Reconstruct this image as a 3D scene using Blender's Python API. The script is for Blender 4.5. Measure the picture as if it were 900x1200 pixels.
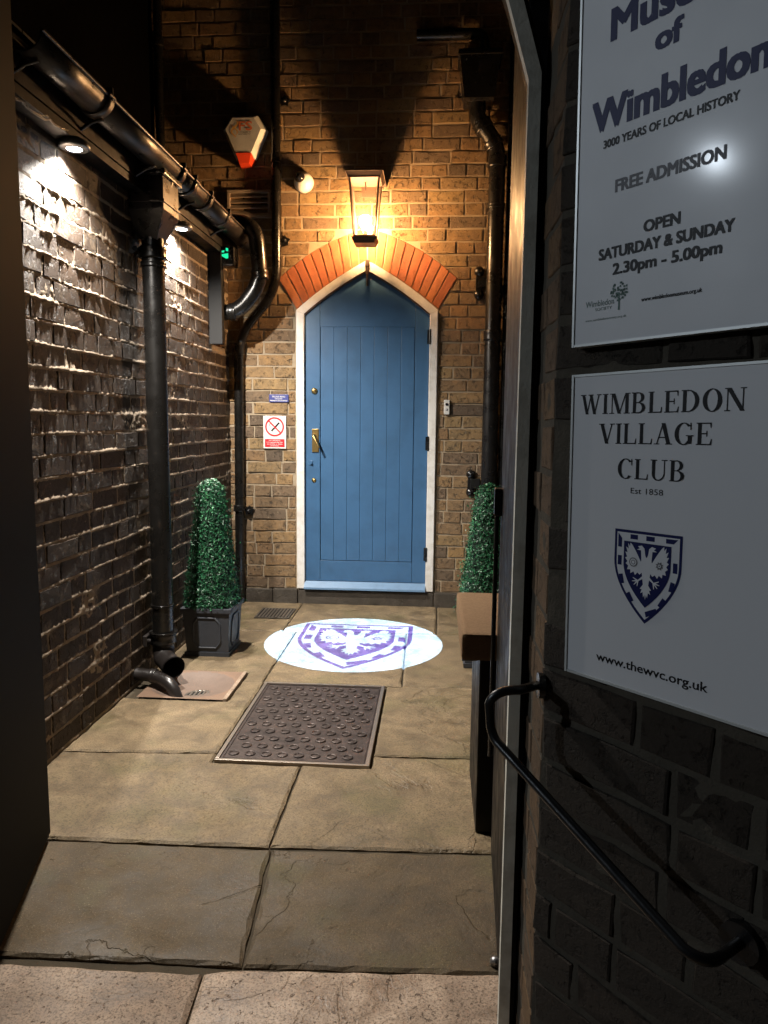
import bpy, bmesh, math, random
from math import radians, sin, cos, pi, sqrt, atan2
from mathutils import Vector, Matrix, noise as mnoise
import numpy as np
random.seed(7)
for o in list(bpy.data.objects): bpy.data.objects.remove(o)
SC = bpy.context.scene
COL = SC.collection

# ------------------------------------------------------------------ camera
YAW, PITCH, ROLL, CAMH = 4.0, 7.1, 0.6, 1.19
def cam_axes():
    y, p, r = map(radians, (YAW, PITCH, ROLL))
    F = Vector((-sin(y)*cos(p), cos(y)*cos(p), -sin(p)))
    R = Vector((cos(y), sin(y), 0)); U = R.cross(F)
    return F, R*cos(r) + U*sin(r), -R*sin(r) + U*cos(r)
CF, CR, CU = cam_axes()
CPOS = Vector((0, 0, CAMH))
cd = bpy.data.cameras.new('camera'); cam = bpy.data.objects.new('camera', cd); COL.objects.link(cam)
m = Matrix.Identity(4)
for i, v in enumerate((CR, CU, -CF)):
    for k in range(3): m[k][i] = v[k]
m.translation = CPOS
cam.matrix_world = m
cd.sensor_fit = 'VERTICAL'; cd.sensor_height = 36; cd.lens = 26.01
cd.clip_start = 0.02; cd.clip_end = 300
SC.camera = cam
SC.render.resolution_x = 768; SC.render.resolution_y = 1024

# ------------------------------------------------------------------ night sky
W = bpy.data.worlds.new('World'); SC.world = W; W.use_nodes = True
wn = W.node_tree; wn.nodes.clear()
sky = wn.nodes.new('ShaderNodeTexSky'); sky.sky_type = 'NISHITA'; sky.sun_disc = False
sky.sun_elevation = radians(-4); sky.sun_rotation = radians(200)
bg = wn.nodes.new('ShaderNodeBackground'); bg.inputs[1].default_value = 0.05
wo = wn.nodes.new('ShaderNodeOutputWorld')
wn.links.new(sky.outputs[0], bg.inputs[0]); wn.links.new(bg.outputs[0], wo.inputs[0])
SC.view_settings.view_transform = 'Standard'; SC.view_settings.look = 'None'
SC.view_settings.exposure = 0.0; SC.view_settings.gamma = 1.0
SC.view_settings.use_curve_mapping = False
try:
    SC.cycles.max_bounces = 8; SC.cycles.diffuse_bounces = 4; SC.cycles.transparent_max_bounces = 12
    SC.cycles.sample_clamp_indirect = 4.0
    SC.cycles.use_denoising = True
except Exception: pass

# light strengths used by the lamp builders further down
P_BULB = 1050.0        # emission of the filament bulb
P_WALL = 380.0         # each LED wall lamp
P_PROJ = 8500.0        # logo projector
P_STREET = 680.0

# ------------------------------------------------------------------ tagging / linking helpers
def tag(o, label=None, cat=None, group=None, kind=None):
    if label: o['label'] = label
    if cat: o['category'] = cat
    if group: o['group'] = group
    if kind: o['kind'] = kind
    return o
def empty(name, loc=(0, 0, 0), rot=None, label=None, cat=None, group=None, kind=None):
    o = bpy.data.objects.new(name, None); COL.objects.link(o)
    o.empty_display_size = 0.05
    mw = (rot.to_4x4() if rot is not None else Matrix.Identity(4)); mw.translation = Vector(loc)
    o.matrix_world = mw
    return tag(o, label, cat, group, kind)
def link(name, me, parent=None, loc=None, mats=None):
    o = bpy.data.objects.new(name, me); COL.objects.link(o)
    if parent: o.parent = parent
    if loc is not None: o.location = loc
    return o

class MB:
    def __init__(s): s.v = []; s.f = []; s.mi = []; s.sm = []; s.rnd = []; s.cur = 0.0
    def add(s, vs, fs, mi=0, smooth=False):
        n = len(s.v); s.v += [tuple(v) for v in vs]
        s.rnd += [s.cur]*len(vs)
        for f in fs: s.f.append([i+n for i in f]); s.mi.append(mi); s.sm.append(smooth)
    def box(s, a, b, mi=0, bev=0.0):
        x0, y0, z0 = [min(a[i], b[i]) for i in range(3)]; x1, y1, z1 = [max(a[i], b[i]) for i in range(3)]
        if bev <= 0:
            s.add([(x0,y0,z0),(x1,y0,z0),(x1,y1,z0),(x0,y1,z0),(x0,y0,z1),(x1,y0,z1),(x1,y1,z1),(x0,y1,z1)],
                  [(0,3,2,1),(4,5,6,7),(0,1,5,4),(1,2,6,5),(2,3,7,6),(3,0,4,7)], mi); return
        bm = bmesh.new(); bmesh.ops.create_cube(bm, size=1)
        for v in bm.verts: v.co = Vector(((x0+x1)/2+v.co.x*(x1-x0), (y0+y1)/2+v.co.y*(y1-y0), (z0+z1)/2+v.co.z*(z1-z0)))
        bmesh.ops.bevel(bm, geom=bm.edges[:], offset=bev, segments=2, affect='EDGES', profile=0.6)
        bm.verts.index_update()
        s.add([v.co.copy() for v in bm.verts], [[v.index for v in f.verts] for f in bm.faces], mi); bm.free()
    def tube(s, pts, r, n=16, mi=0, cap=True, smooth=True):
        pts = [Vector(p) for p in pts]; rs = r if isinstance(r, (list, tuple)) else [r]*len(pts)
        t0 = (pts[1]-pts[0]).normalized(); up = Vector((0,0,1)) if abs(t0.z) < .9 else Vector((1,0,0))
        x = t0.cross(up).normalized(); vs = []
        for i, p in enumerate(pts):
            a = pts[max(i-1,0)]; b = pts[min(i+1,len(pts)-1)]; t = (b-a)
            t = t.normalized() if t.length > 1e-9 else t0
            x = (x - t*x.dot(t)); x = x.normalized() if x.length > 1e-6 else t.orthogonal().normalized()
            y = t.cross(x)
            for k in range(n):
                an = 2*pi*k/n; vs.append(p + (x*cos(an)+y*sin(an))*rs[i])
        fs = []
        for i in range(len(pts)-1):
            for k in range(n):
                a = i*n+k; b = i*n+(k+1)%n; fs.append((a, b, b+n, a+n))
        s.add(vs, fs, mi, smooth)
        if cap:
            s.add(vs[:n], [list(range(n))[::-1]], mi); s.add(vs[-n:], [list(range(n))], mi)
    def lathe(s, prof, n=24, mi=0, loc=(0,0,0), axis='z', smooth=True):
        vs = []
        for r, h in prof:
            for k in range(n):
                an = 2*pi*k/n; c, d = r*cos(an), r*sin(an)
                p = {'z': (c, d, h), 'y': (c, -h, d), 'x': (h, c, d)}[axis]
                vs.append((p[0]+loc[0], p[1]+loc[1], p[2]+loc[2]))
        fs = []
        for i in range(len(prof)-1):
            for k in range(n):
                a = i*n+k; b = i*n+(k+1)%n; fs.append((a, b, b+n, a+n))
        s.add(vs, fs, mi, smooth)
    def poly(s, pts, z=0.0, mi=0, to=None):
        s.add([(p[0], p[1], z) for p in pts], [list(range(len(pts)))], mi)
    def prism(s, pts, z0, z1, mi=0, f=lambda u, v, w: (u, v, w)):
        n = len(pts)
        s.add([f(p[0], p[1], z0) for p in pts] + [f(p[0], p[1], z1) for p in pts],
              [list(range(n))[::-1], list(range(n, 2*n))] + [(i, (i+1) % n, n+(i+1) % n, n+i) for i in range(n)], mi)
    def mesh(s, name, mats):
        me = bpy.data.meshes.new(name); me.from_pydata(s.v, [], s.f)
        for mm in (mats if isinstance(mats, (list, tuple)) else [mats]): me.materials.append(mm)
        me.polygons.foreach_set('material_index', s.mi); me.polygons.foreach_set('use_smooth', s.sm)
        a = me.attributes.new('rnd', 'FLOAT', 'POINT'); a.data.foreach_set('value', s.rnd)
        me.update(); me.validate(); return me
    def build(s, name, mats, parent=None, loc=None, fix=True):
        me = s.mesh(name, mats)
        if fix:
            bm = bmesh.new(); bm.from_mesh(me); bmesh.ops.recalc_face_normals(bm, faces=bm.faces); bm.to_mesh(me); bm.free()
        return link(name, me, parent, loc)

# ------------------------------------------------------------------ materials
def mat(name, col=(.5,.5,.5), rough=.6, metal=0.0, spec=.5, coat=0.0):
    M = bpy.data.materials.new(name); M.use_nodes = True
    b = M.node_tree.nodes['Principled BSDF']
    b.inputs['Base Color'].default_value = (*col, 1); b.inputs['Roughness'].default_value = rough
    b.inputs['Metallic'].default_value = metal; b.inputs['Specular IOR Level'].default_value = spec
    b.inputs['Coat Weight'].default_value = coat
    return M
class NT:
    def __init__(s, M): s.M = M; s.t = M.node_tree; s.b = s.t.nodes['Principled BSDF']
    def n(s, typ, **kw):
        nd = s.t.nodes.new(typ)
        for k, v in kw.items():
            if isinstance(v, bpy.types.NodeSocket): s.t.links.new(v, nd.inputs[k])
            elif k in nd.inputs: nd.inputs[k].default_value = v
            else: setattr(nd, k, v)
        return nd
    def pos(s): return s.n('ShaderNodeNewGeometry').outputs['Position']
    def noise(s, scale, detail=4, rough=.6, vec=None, dist=0.0):
        nd = s.n('ShaderNodeTexNoise', Scale=scale, Detail=detail, Roughness=rough, Distortion=dist)
        s.t.links.new(vec if vec is not None else s.pos(), nd.inputs['Vector']); return nd.outputs[0]
    def ramp(s, fac, stops, interp='LINEAR'):
        nd = s.n('ShaderNodeValToRGB'); cr = nd.color_ramp; cr.interpolation = interp
        while len(cr.elements) < len(stops): cr.elements.new(.5)
        for e, (p, c) in zip(cr.elements, stops):
            e.position = p; e.color = (*c, 1) if not isinstance(c, (int, float)) else (c, c, c, 1)
        s.t.links.new(fac, nd.inputs[0]); return nd.outputs[0]
    def mix(s, fac, a, b, blend='MIX'):
        nd = s.n('ShaderNodeMix', data_type='RGBA', blend_type=blend)
        for k, v in ((0, fac), (6, a), (7, b)):
            if isinstance(v, bpy.types.NodeSocket): s.t.links.new(v, nd.inputs[k])
            else: nd.inputs[k].default_value = v if k == 0 else (*v, 1)
        return nd.outputs[2]
    def math(s, op, a, b=0.0, c=None):
        nd = s.n('ShaderNodeMath', operation=op)
        for k, v in ((0, a), (1, b), (2, c)):
            if v is None: continue
            if isinstance(v, bpy.types.NodeSocket): s.t.links.new(v, nd.inputs[k])
            else: nd.inputs[k].default_value = v
        return nd.outputs[0]
    def rnd(s):
        a = s.n('ShaderNodeObjectInfo').outputs['Random']
        b = s.n('ShaderNodeAttribute', attribute_name='rnd').outputs['Fac']
        return s.math('FRACT', s.math('ADD', a, b))
    def bump(s, h, dist=.002, strength=1.0):
        nd = s.n('ShaderNodeBump', Strength=strength, Distance=dist); s.t.links.new(h, nd.inputs['Height'])
        s.t.links.new(nd.outputs[0], s.b.inputs['Normal'])
    def col(s, c): s.t.links.new(c, s.b.inputs['Base Color'])
    def rough(s, c): s.t.links.new(c, s.b.inputs['Roughness'])

def brick_mat(name, stops, pit=.5, bdist=.003, rough=.85, dark=(.03,.022,.016), spk=55, bleach=None, lt=(.4,.33,.25)):
    M = mat(name, rough=rough, spec=.3); t = NT(M)
    base = t.ramp(t.rnd(), stops)
    n1 = t.noise(22, 5, .65); n2 = t.noise(spk, 6, .7, dist=.4); n3 = t.noise(300, 3, .6)
    c = t.mix(t.ramp(n1, [(.3, 0.0), (.7, 1.0)]), base, t.mix(.55, base, dark))
    pits = t.ramp(n2, [(.33, 1.0), (.43, 0.0)])
    c = t.mix(t.math('MULTIPLY', pits, pit), c, dark)
    if bleach:
        bl = t.ramp(t.noise(9, 6, .7, dist=.3), [(.56, 0.0), (.68, 1.0)])
        c = t.mix(t.math('MULTIPLY', bl, .6), c, bleach)
    c = t.mix(t.math('MULTIPLY', n3, .5), c, t.mix(.5, c, lt))
    t.col(c)
    n4 = t.noise(130, 6, .8, dist=.6)
    cr = t.ramp(n4, [(.36, 1.0), (.44, 0.0)])
    c2_ = t.mix(t.math('MULTIPLY', cr, .6), c, dark); c2_ = t.mix(t.ramp(t.noise(75, 4, .7), [(.60, 0.0), (.68, .45)]), c2_, tuple(min(1, x*1.0) for x in (.45,.36,.25)) if spk == 42 else c2_)
    t.col(c2_)
    h = t.math('ADD', t.math('MULTIPLY', n1, .35), t.math('ADD', t.math('MULTIPLY', t.ramp(n2, [(.33, 0.0), (.45, 1.0)]), .45), t.math('ADD', t.math('MULTIPLY', n4, .35), t.math('MULTIPLY', n3, .12))))
    t.bump(h, bdist); return M
M_BFAR = brick_mat('stock_brick', [(0,(.33,.19,.07)),(.22,(.25,.135,.055)),(.40,(.36,.23,.09)),(.55,(.14,.085,.05)),(.68,(.29,.17,.07)),(.80,(.095,.062,.04)),(.9,(.20,.125,.065)),(1,(.38,.22,.075))], .9, .010, spk=42)
M_BLEFT = brick_mat('weathered_brick', [(0,(.042,.026,.017)),(.3,(.026,.017,.012)),(.6,(.055,.033,.020)),(.85,(.022,.015,.012)),(1,(.066,.040,.025))], .6, .012, bleach=(.30,.24,.17), spk=38, lt=(.11,.08,.055), rough=.6)
M_BREV = brick_mat('reveal_brick', [(0,(.12,.07,.035)),(.5,(.08,.05,.028)),(1,(.14,.08,.035))], .6, .006, lt=(.16,.11,.07))
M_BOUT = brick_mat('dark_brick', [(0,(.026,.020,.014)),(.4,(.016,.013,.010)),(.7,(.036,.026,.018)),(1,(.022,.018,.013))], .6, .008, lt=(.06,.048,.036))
M_BRED = brick_mat('red_rubbed_brick', [(0,(.40,.115,.045)),(.3,(.47,.15,.06)),(.5,(.33,.085,.035)),(.7,(.50,.18,.07)),(.85,(.27,.08,.04)),(1,(.42,.13,.05))], .45, .003, spk=60, dark=(.14,.05,.03), lt=(.5,.2,.1))
def mortar_mat(name, c0, c1, bd=.004):
    M = mat(name, rough=.95, spec=.2); t = NT(M)
    n1 = t.noise(14, 6, .65); n2 = t.noise(160, 4, .7)
    t.col(t.mix(n1, c0, c1)); t.bump(t.math('ADD', n1, t.math('MULTIPLY', n2, .35)), bd); return M
M_MFAR = mortar_mat('lime_mortar', (.42,.34,.24), (.26,.20,.135), .006)
M_MLEFT = mortar_mat('eroded_mortar', (.44,.36,.27), (.10,.075,.055), .006)
M_MOUT = mortar_mat('grey_mortar', (.085,.075,.058), (.04,.034,.026), .006)

def stone_mat(name, c0, c1, c2, bd=.004, green=True, pits=False):
    M = mat(name, rough=.75, spec=.35); t = NT(M)
    p = t.pos()
    off = t.n('ShaderNodeVectorMath', operation='ADD'); t.t.links.new(p, off.inputs[0])
    cv = t.n('ShaderNodeCombineXYZ'); r = t.math('MULTIPLY', t.rnd(), 17.0)
    t.t.links.new(r, cv.inputs[2]); t.t.links.new(cv.outputs[0], off.inputs[1]); v = off.outputs[0]
    a = t.noise(2.2, 7, .62, v, .6); b = t.noise(9, 8, .68, v, .5); c = t.noise(70, 4, .7, v); fine = t.noise(420, 2, .6, v)
    col = t.mix(t.ramp(a, [(.3,0.0),(.7,1.0)]), c0, c1)
    col = t.mix(t.ramp(b, [(.35,1.0),(.6,0.0)]), col, c2)
    col = t.mix(t.math('MULTIPLY', t.ramp(t.rnd(), [(0,0.0),(1,1.0)]), .35), col, c2)
    if green:
        g = t.ramp(t.noise(3.1, 5, .6, p), [(.52,0.0),(.68,1.0)])
        col = t.mix(t.math('MULTIPLY', g, .5), col, (.10,.105,.035))
    # riven layers: contour-like steps where the bed of the stone has flaked
    step = t.ramp(a, [(.40,0.0),(.412,1.0),(.60,1.0),(.615,.7)])
    step2 = t.ramp(t.noise(2.9, 6, .55, v, .3), [(.575,1.0),(.585,0.0)])
    edge = t.math('MULTIPLY', t.ramp(t.noise(2.9, 6, .55, v, .3), [(.54,0.0),(.578,.42),(.60,0.12)]), t.ramp(t.noise(1.7, 3, .5, v), [(.42,0.0),(.55,1.0)]))
    grain = t.ramp(t.noise(190, 5, .75, v), [(.3,0.0),(.7,1.0)])
    col = t.mix(t.math('MULTIPLY', t.ramp(grain,[(.25,1.0),(.55,0.0)]), .75), col, (.06,.045,.028))
    gr2 = t.ramp(t.noise(330, 3, .7, v), [(.60,0.0),(.72,1.0)])
    col = t.mix(t.math('MULTIPLY', gr2, .5), col, (.50,.42,.30))
    blot = t.ramp(t.noise(1.1, 4, .6, v, .4), [(.42,0.0),(.62,1.0)])
    col = t.mix(t.math('MULTIPLY', blot, .28), col, t.mix(.55, col, (.04,.03,.018)))
    col = t.mix(edge, col, t.mix(.6, col, (.03,.025,.015)))
    if pits:
        pt = t.ramp(t.noise(85, 3, .6, v, .2), [(.31,1.0),(.36,0.0)])
        col = t.mix(t.math('MULTIPLY', pt, .7), col, (.05,.03,.02))
    col = t.mix(t.math('MULTIPLY', c, .5), col, t.mix(.6, col, c2))
    t.col(col)
    h = t.math('ADD', t.math('MULTIPLY', b, .55), t.math('ADD', t.math('MULTIPLY', c, .26), t.math('MULTIPLY', fine, .07)))
    h = t.math('ADD', h, t.math('ADD', t.math('MULTIPLY', step, .35), t.math('MULTIPLY', step2, .22)))
    if pits: h = t.math('SUBTRACT', h, t.math('MULTIPLY', pt, .5))
    t.bump(h, bd)
    t.rough(t.ramp(t.math('ADD', t.math('MULTIPLY', a, .6), t.math('MULTIPLY', b, .4)), [(.38,.42),(.6,.85)])); return M
M_SLAB = stone_mat('york_stone', (.37,.275,.160), (.27,.20,.115), (.13,.095,.055), .007)
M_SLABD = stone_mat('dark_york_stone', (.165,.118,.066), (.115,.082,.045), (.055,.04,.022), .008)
M_SILL = stone_mat('sill_stone', (.62,.48,.36), (.46,.34,.25), (.24,.17,.12), .004, green=False, pits=True)
M_PLINTH = stone_mat('plinth_stone', (.15,.13,.11), (.09,.078,.065), (.04,.035,.03), .01, green=False)
M_BED = mortar_mat('joint_dirt', (.085,.068,.045), (.035,.028,.02))

def iron(name, col=(.012,.012,.013), rough=.28, bd=.0012, chips=.55):
    M = mat(name, col, rough, spec=.6); t = NT(M)
    n = t.noise(35, 4, .6); t.bump(n, bd, .6)
    t.col(t.mix(t.ramp(t.noise(48, 5, .7), [(.64, 0.0), (.70, chips)]), col, (.09,.05,.03)))
    t.rough(t.ramp(t.noise(12, 4, .6), [(.3, rough*.8), (.75, rough*1.7)])); return M
M_IRON = iron('black_gloss_iron', (.007,.007,.0075), .25, chips=.3)
M_GUT = iron('gutter_iron', (.018,.015,.014), .30, .002)
M_PVC = iron('black_pipe', (.006,.0055,.005), .24, .0005, chips=.2)
M_GATE = iron('black_gate_paint', (.0035,.003,.003), .42, .0010, chips=0.0); M_GATE.node_tree.nodes['Principled BSDF'].inputs['Specular IOR Level'].default_value = .22
M_DARK = mat('near_black', (.006,.006,.006), .9)  # near-black colour, also painted in for shade in drains and the window recess
M_ROOF = iron('dark_slate', (.008,.008,.009), .7, .004, chips=0.0)
M_BLACKRENDER = mortar_mat('near_black_render', (.0022,.002,.0018), (.0015,.0013,.0012)); M_BLACKRENDER.node_tree.nodes['Principled BSDF'].inputs['Specular IOR Level'].default_value = .02  # near-black render colour with very low specular
def paint(name, col, rough=.45, bd=.0008, dirt=None, sc=18):
    M = mat(name, col, rough); t = NT(M)
    n = t.noise(sc, 5, .6); n2 = t.noise(240, 2, .5)
    c = t.mix(t.ramp(n, [(.45,0.0),(.75,1.0)]), col, dirt if dirt else tuple(x*.8 for x in col))
    t.col(c); t.bump(t.math('ADD', n, t.math('MULTIPLY', n2, .2)), bd); return M
M_WHITE = paint('white_paint', (.78,.76,.72), .4, .0012, (.6,.56,.5))
M_FRAME = paint('cream_gate_paint', (.62,.62,.55), .5, .002, (.38,.37,.31))
M_BLUE = paint('blue_paint', (.048,.128,.255), .40, .0012, (.038,.10,.195), sc=7)
M_BLUED = paint('blue_sill_paint', (.16,.27,.42), .4, .0006)
M_BRASS = mat('aged_brass', (.55,.38,.14), .32, .95); t = NT(M_BRASS); t.bump(t.noise(60, 4), .0008)
M_STEEL = mat('dull_steel', (.35,.35,.36), .4, .9)
M_COPPER = iron('lantern_metal', (.10,.065,.05), .4)
M_PLAN = paint('grey_planter', (.045,.05,.06), .5, .002)
M_PLASTIC = paint('white_plastic', (.75,.74,.7), .35, .0003)
M_RUST = mat('rusty_cover', (.12,.08,.065), .5, .5); t = NT(M_RUST)
n = t.noise(16, 7, .7); t.col(t.mix(t.ramp(n, [(.35,0.0),(.65,1.0)]), (.085,.065,.058), (.030,.022,.020)))
t.rough(t.ramp(n, [(.3,.38),(.7,.7)])); t.bump(t.math('ADD', n, t.math('MULTIPLY', t.noise(200,3), .4)), .0025)
M_EDGE = mat('worn_metal_edge', (.3,.26,.22), .4, .8)
M_TERRA = mat('terracotta', (.33,.15,.085), .7); t = NT(M_TERRA)
t.col(t.mix(t.noise(15,5), (.25,.155,.10), (.15,.10,.07))); t.bump(t.noise(90,5), .003)
M_BOWL = mat('glazed_bowl', (.15,.11,.09), .6); t = NT(M_BOWL)
t.col(t.mix(t.noise(12,5), (.22,.155,.12), (.12,.085,.065))); t.bump(t.noise(120,5), .002)
M_COIR = mat('brown_fibre', (.22,.12,.05), .95, spec=.1); t = NT(M_COIR)
n = t.noise(140, 5, .8); t.col(t.mix(n, (.13,.08,.045), (.42,.28,.17))); t.bump(t.math('ADD', n, t.noise(420,2)), .006)
M_LEAF = mat('box_leaf', (.02,.13,.05), .42, spec=.5); t = NT(M_LEAF)
t.col(t.ramp(t.rnd(), [(0,(.004,.035,.016)),(.45,(.010,.085,.035)),(.85,(.022,.14,.055)),(1,(.05,.20,.08))]))
M_LCORE = mat('leaf_core', (.004,.02,.01), .9)
M_WOOD = paint('brown_wood', (.13,.065,.03), .6, .003, (.07,.035,.018))
M_SLAT = paint('grey_slat', (.34,.27,.21), .6, .001)
M_SIGN = mat('sign_face', (.60,.61,.63), .24, spec=.35, coat=.06)
M_SIGN.node_tree.nodes['Principled BSDF'].inputs['Coat Roughness'].default_value = .11; t = NT(M_SIGN)
n = t.noise(6, 4, .6); t.rough(t.ramp(n, [(.35,.42),(.75,.52)])); t.bump(t.noise(900, 3), .00012, .5)
M_SIGNEDGE = mat('sign_edge', (.55,.57,.56), .35, .3)
M_NAVY = mat('navy_print', (.010,.014,.075), .45, spec=.15)
M_INK = mat('black_print', (.012,.012,.014), .45, spec=.15)
M_GREYINK = mat('grey_print', (.13,.13,.14), .45, spec=.15)
M_GREENINK = mat('green_print', (.10,.16,.14), .45, spec=.15)
M_RED = mat('red_print', (.55,.02,.03), .4)
M_BPLATE = mat('blue_plate', (.05,.06,.22), .4)
M_ORANGE = mat('orange_print', (.75,.20,.07), .4)
M_GOLD = mat('gold_print', (.80,.46,.12), .4)
M_AMBER = mat('red_lens', (.65,.06,.02), .25)
M_BLACKGLASS = mat('black_dome', (.01,.01,.012), .08)
def emit(name, col, s):
    M = bpy.data.materials.new(name); M.use_nodes = True; t = M.node_tree; t.nodes.clear()
    e = t.nodes.new('ShaderNodeEmission'); e.inputs[0].default_value = (*col, 1); e.inputs[1].default_value = s
    o = t.nodes.new('ShaderNodeOutputMaterial'); t.links.new(e.outputs[0], o.inputs[0]); return M
M_BULB = emit('lit_bulb', (1,.57,.25), P_BULB)
M_LED = emit('lit_led', (.85,.93,1), 45)
M_GREENLED = emit('lit_green', (.02,1,.45), .9)
M_STREETL = emit('lit_street_lens', (.75,.87,1), 30)
M_GLASS = bpy.data.materials.new('thin_glass'); M_GLASS.use_nodes = True
g = M_GLASS.node_tree; g.nodes.clear()
tr = g.nodes.new('ShaderNodeBsdfTransparent'); gl = g.nodes.new('ShaderNodeBsdfGlossy'); gl.inputs['Roughness'].default_value = .05
tr.inputs[0].default_value = (.96,.93,.88,1)
fr = g.nodes.new('ShaderNodeFresnel'); fr.inputs[0].default_value = 1.45; mx = g.nodes.new('ShaderNodeMixShader'); ou = g.nodes.new('ShaderNodeOutputMaterial')
g.links.new(fr.outputs[0], mx.inputs[0]); g.links.new(tr.outputs[0], mx.inputs[1]); g.links.new(gl.outputs[0], mx.inputs[2]); dif = g.nodes.new('ShaderNodeBsdfTranslucent'); dif.inputs[0].default_value = (.9,.85,.8,1); mx2 = g.nodes.new('ShaderNodeMixShader'); mx2.inputs[0].default_value = .004
g.links.new(mx.outputs[0], mx2.inputs[1]); g.links.new(dif.outputs[0], mx2.inputs[2]); g.links.new(mx2.outputs[0], ou.inputs[0])
def gobo_glass(name, col):
    M = bpy.data.materials.new(name); M.use_nodes = True; g = M.node_tree; g.nodes.clear()
    tr = g.nodes.new('ShaderNodeBsdfTransparent'); tr.inputs[0].default_value = (*col, 1)
    ou = g.nodes.new('ShaderNodeOutputMaterial'); g.links.new(tr.outputs[0], ou.inputs[0]); return M
M_GOBO_C = gobo_glass('clear_slide', (1,1,1)); M_GOBO_B = gobo_glass('blue_slide', (.0,.008,.40))

# ------------------------------------------------------------------ brick walls
def vis(p):
    d = Vector(p)-CPOS; z = d.dot(CF)
    if z < .1: return 0
    x = .5+867*d.dot(CR)/z/900; y = .5-867*d.dot(CU)/z/1200
    if -.03 < x < 1.03 and -.03 < y < 1.03: return 1/(z*z)
    return .001/(z*z)
def resample(poly, step=.045, jit=.0015, rng=random):
    out = []
    n = len(poly)
    for i in range(n):
        a = Vector(poly[i]); b = Vector(poly[(i+1) % n]); L = (b-a).length
        k = max(1, min(3, int(round(L/step))))
        for j in range(k):
            p = a.lerp(b, j/k); out.append((p.x+rng.uniform(-jit, jit), p.y+rng.uniform(-jit, jit)))
    return out
def brick_geo(mb, poly, depth, jit, rel, off=(0, 0, 0), inset=.0035, rng=random):
    P = resample(poly, .075, jit, rng); n = len(P)
    cx = sum(p[0] for p in P)/n; cy = sum(p[1] for p in P)/n
    vs = [(p[0], p[1], -depth) for p in P] + [(p[0], p[1], -inset*.6) for p in P]
    for p in P:
        d = Vector((cx-p[0], cy-p[1])); L = d.length or 1; d = d/L*min(inset, L*.4)
        vs.append((p[0]+d.x, p[1]+d.y, rng.uniform(-rel, rel)))
    vs.append((cx, cy, rng.uniform(-rel, rel)))
    fs = []
    for i in range(n):
        j = (i+1) % n
        fs += [(i, j, n+j, n+i), (n+i, n+j, 2*n+j, 2*n+i), (2*n+i, 2*n+j, 3*n)]
    mb.add([(v[0]+off[0], v[1]+off[1], v[2]+off[2]) for v in vs], fs, 0, False)

def make_wall(root, rows, Mb, cutter=None, proud=.004, pj=.003, jit=.0015, rel=.0012, seed=1, name='brick', limit=300, rw=None, skew=.0):
    """rows: list of (z0, z1, [(u0,u1),...]); bricks become children of root; past the limit they join one part"""
    rng = random.Random(seed); full = []; 
    for (z0, z1, segs) in rows:
        for (u0, u1) in segs:
            polys = [[(u0, z0), (u1, z0), (u1, z1), (u0, z1)]]
            if cutter: polys = cutter(u0, u1, z0, z1)
            for P in polys:
                rect = len(P) == 4 and abs(P[1][0]-u1) < 1e-6 and abs(P[0][0]-u0) < 1e-6 and abs(P[2][0]-u1) < 1e-6 and abs(P[3][0]-u0) < 1e-6
                c = (sum(p[0] for p in P)/len(P), sum(p[1] for p in P)/len(P))
                wc = root.matrix_world @ Vector((c[0], c[1], 0))
                A = abs(sum(P[i][0]*P[(i+1) % len(P)][1]-P[(i+1) % len(P)][0]*P[i][1] for i in range(len(P))))/2
                n = root.matrix_world.to_3x3() @ Vector((0, 0, 1)); v = (CPOS-wc).normalized()
                full.append((A*vis(wc)*abs(n.dot(v)), P, c, rect))
    full.sort(key=lambda q: -q[0])
    cache = {}
    stuff = MB()
    for i, (sc, P, c, rect) in enumerate(full):
        dz = proud + rng.uniform(-pj, pj)
        if i < limit:
            if rect:
                key = (round(P[1][0]-P[0][0], 3), round(P[2][1]-P[1][1], 3), rng.randrange(6))
                if key not in cache:
                    mb = MB(); w, h = key[0]/2, key[1]/2
                    brick_geo(mb, [(-w,-h),(w,-h),(w,h),(-w,h)], .02, jit, rel, rng=rng); cache[key] = mb.mesh('brick', Mb)
                me = cache[key]
            else:
                mb = MB(); brick_geo(mb, [(p[0]-c[0], p[1]-c[1]) for p in P], .02, jit, rel, rng=rng); me = mb.mesh('brick', Mb)
            o = link(name, me, root, (c[0], c[1], dz))
            o.rotation_euler = (rng.gauss(0, skew), rng.gauss(0, skew), rng.gauss(0, .003))
        else:
            stuff.cur = rng.random(); brick_geo(stuff, P, .02, jit, rel, (0, 0, dz), rng=rng)
    if stuff.v:
        o = link('brickwork', stuff.mesh('brickwork', Mb), root); o['kind'] = 'stuff'
    return full
def bond_rows(u0, u1, z0, z1, L=.2145, Hd=.102, h=.0645, j=.0105, seed=0, wob=.004, mixed=.6):
    rng = random.Random(seed); rows = []; z = z0; r = 0
    while z < z1:
        segs = []; u = u0 - (rng.uniform(.02, .2)); k = rng.randrange(2)
        while u < u1:
            w = L if k % 2 == 0 else Hd
            if rng.random() < .12: w = Hd if w == L else L
            a, b = max(u, u0), min(u+w, u1)
            if b-a > .03: segs.append((a, b))
            u += w+j+rng.uniform(-.0015, .0015); k += 1
        rows.append((z, min(z+h, z1+.03), segs)); z += h+j; r += 1
    return rows
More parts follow.
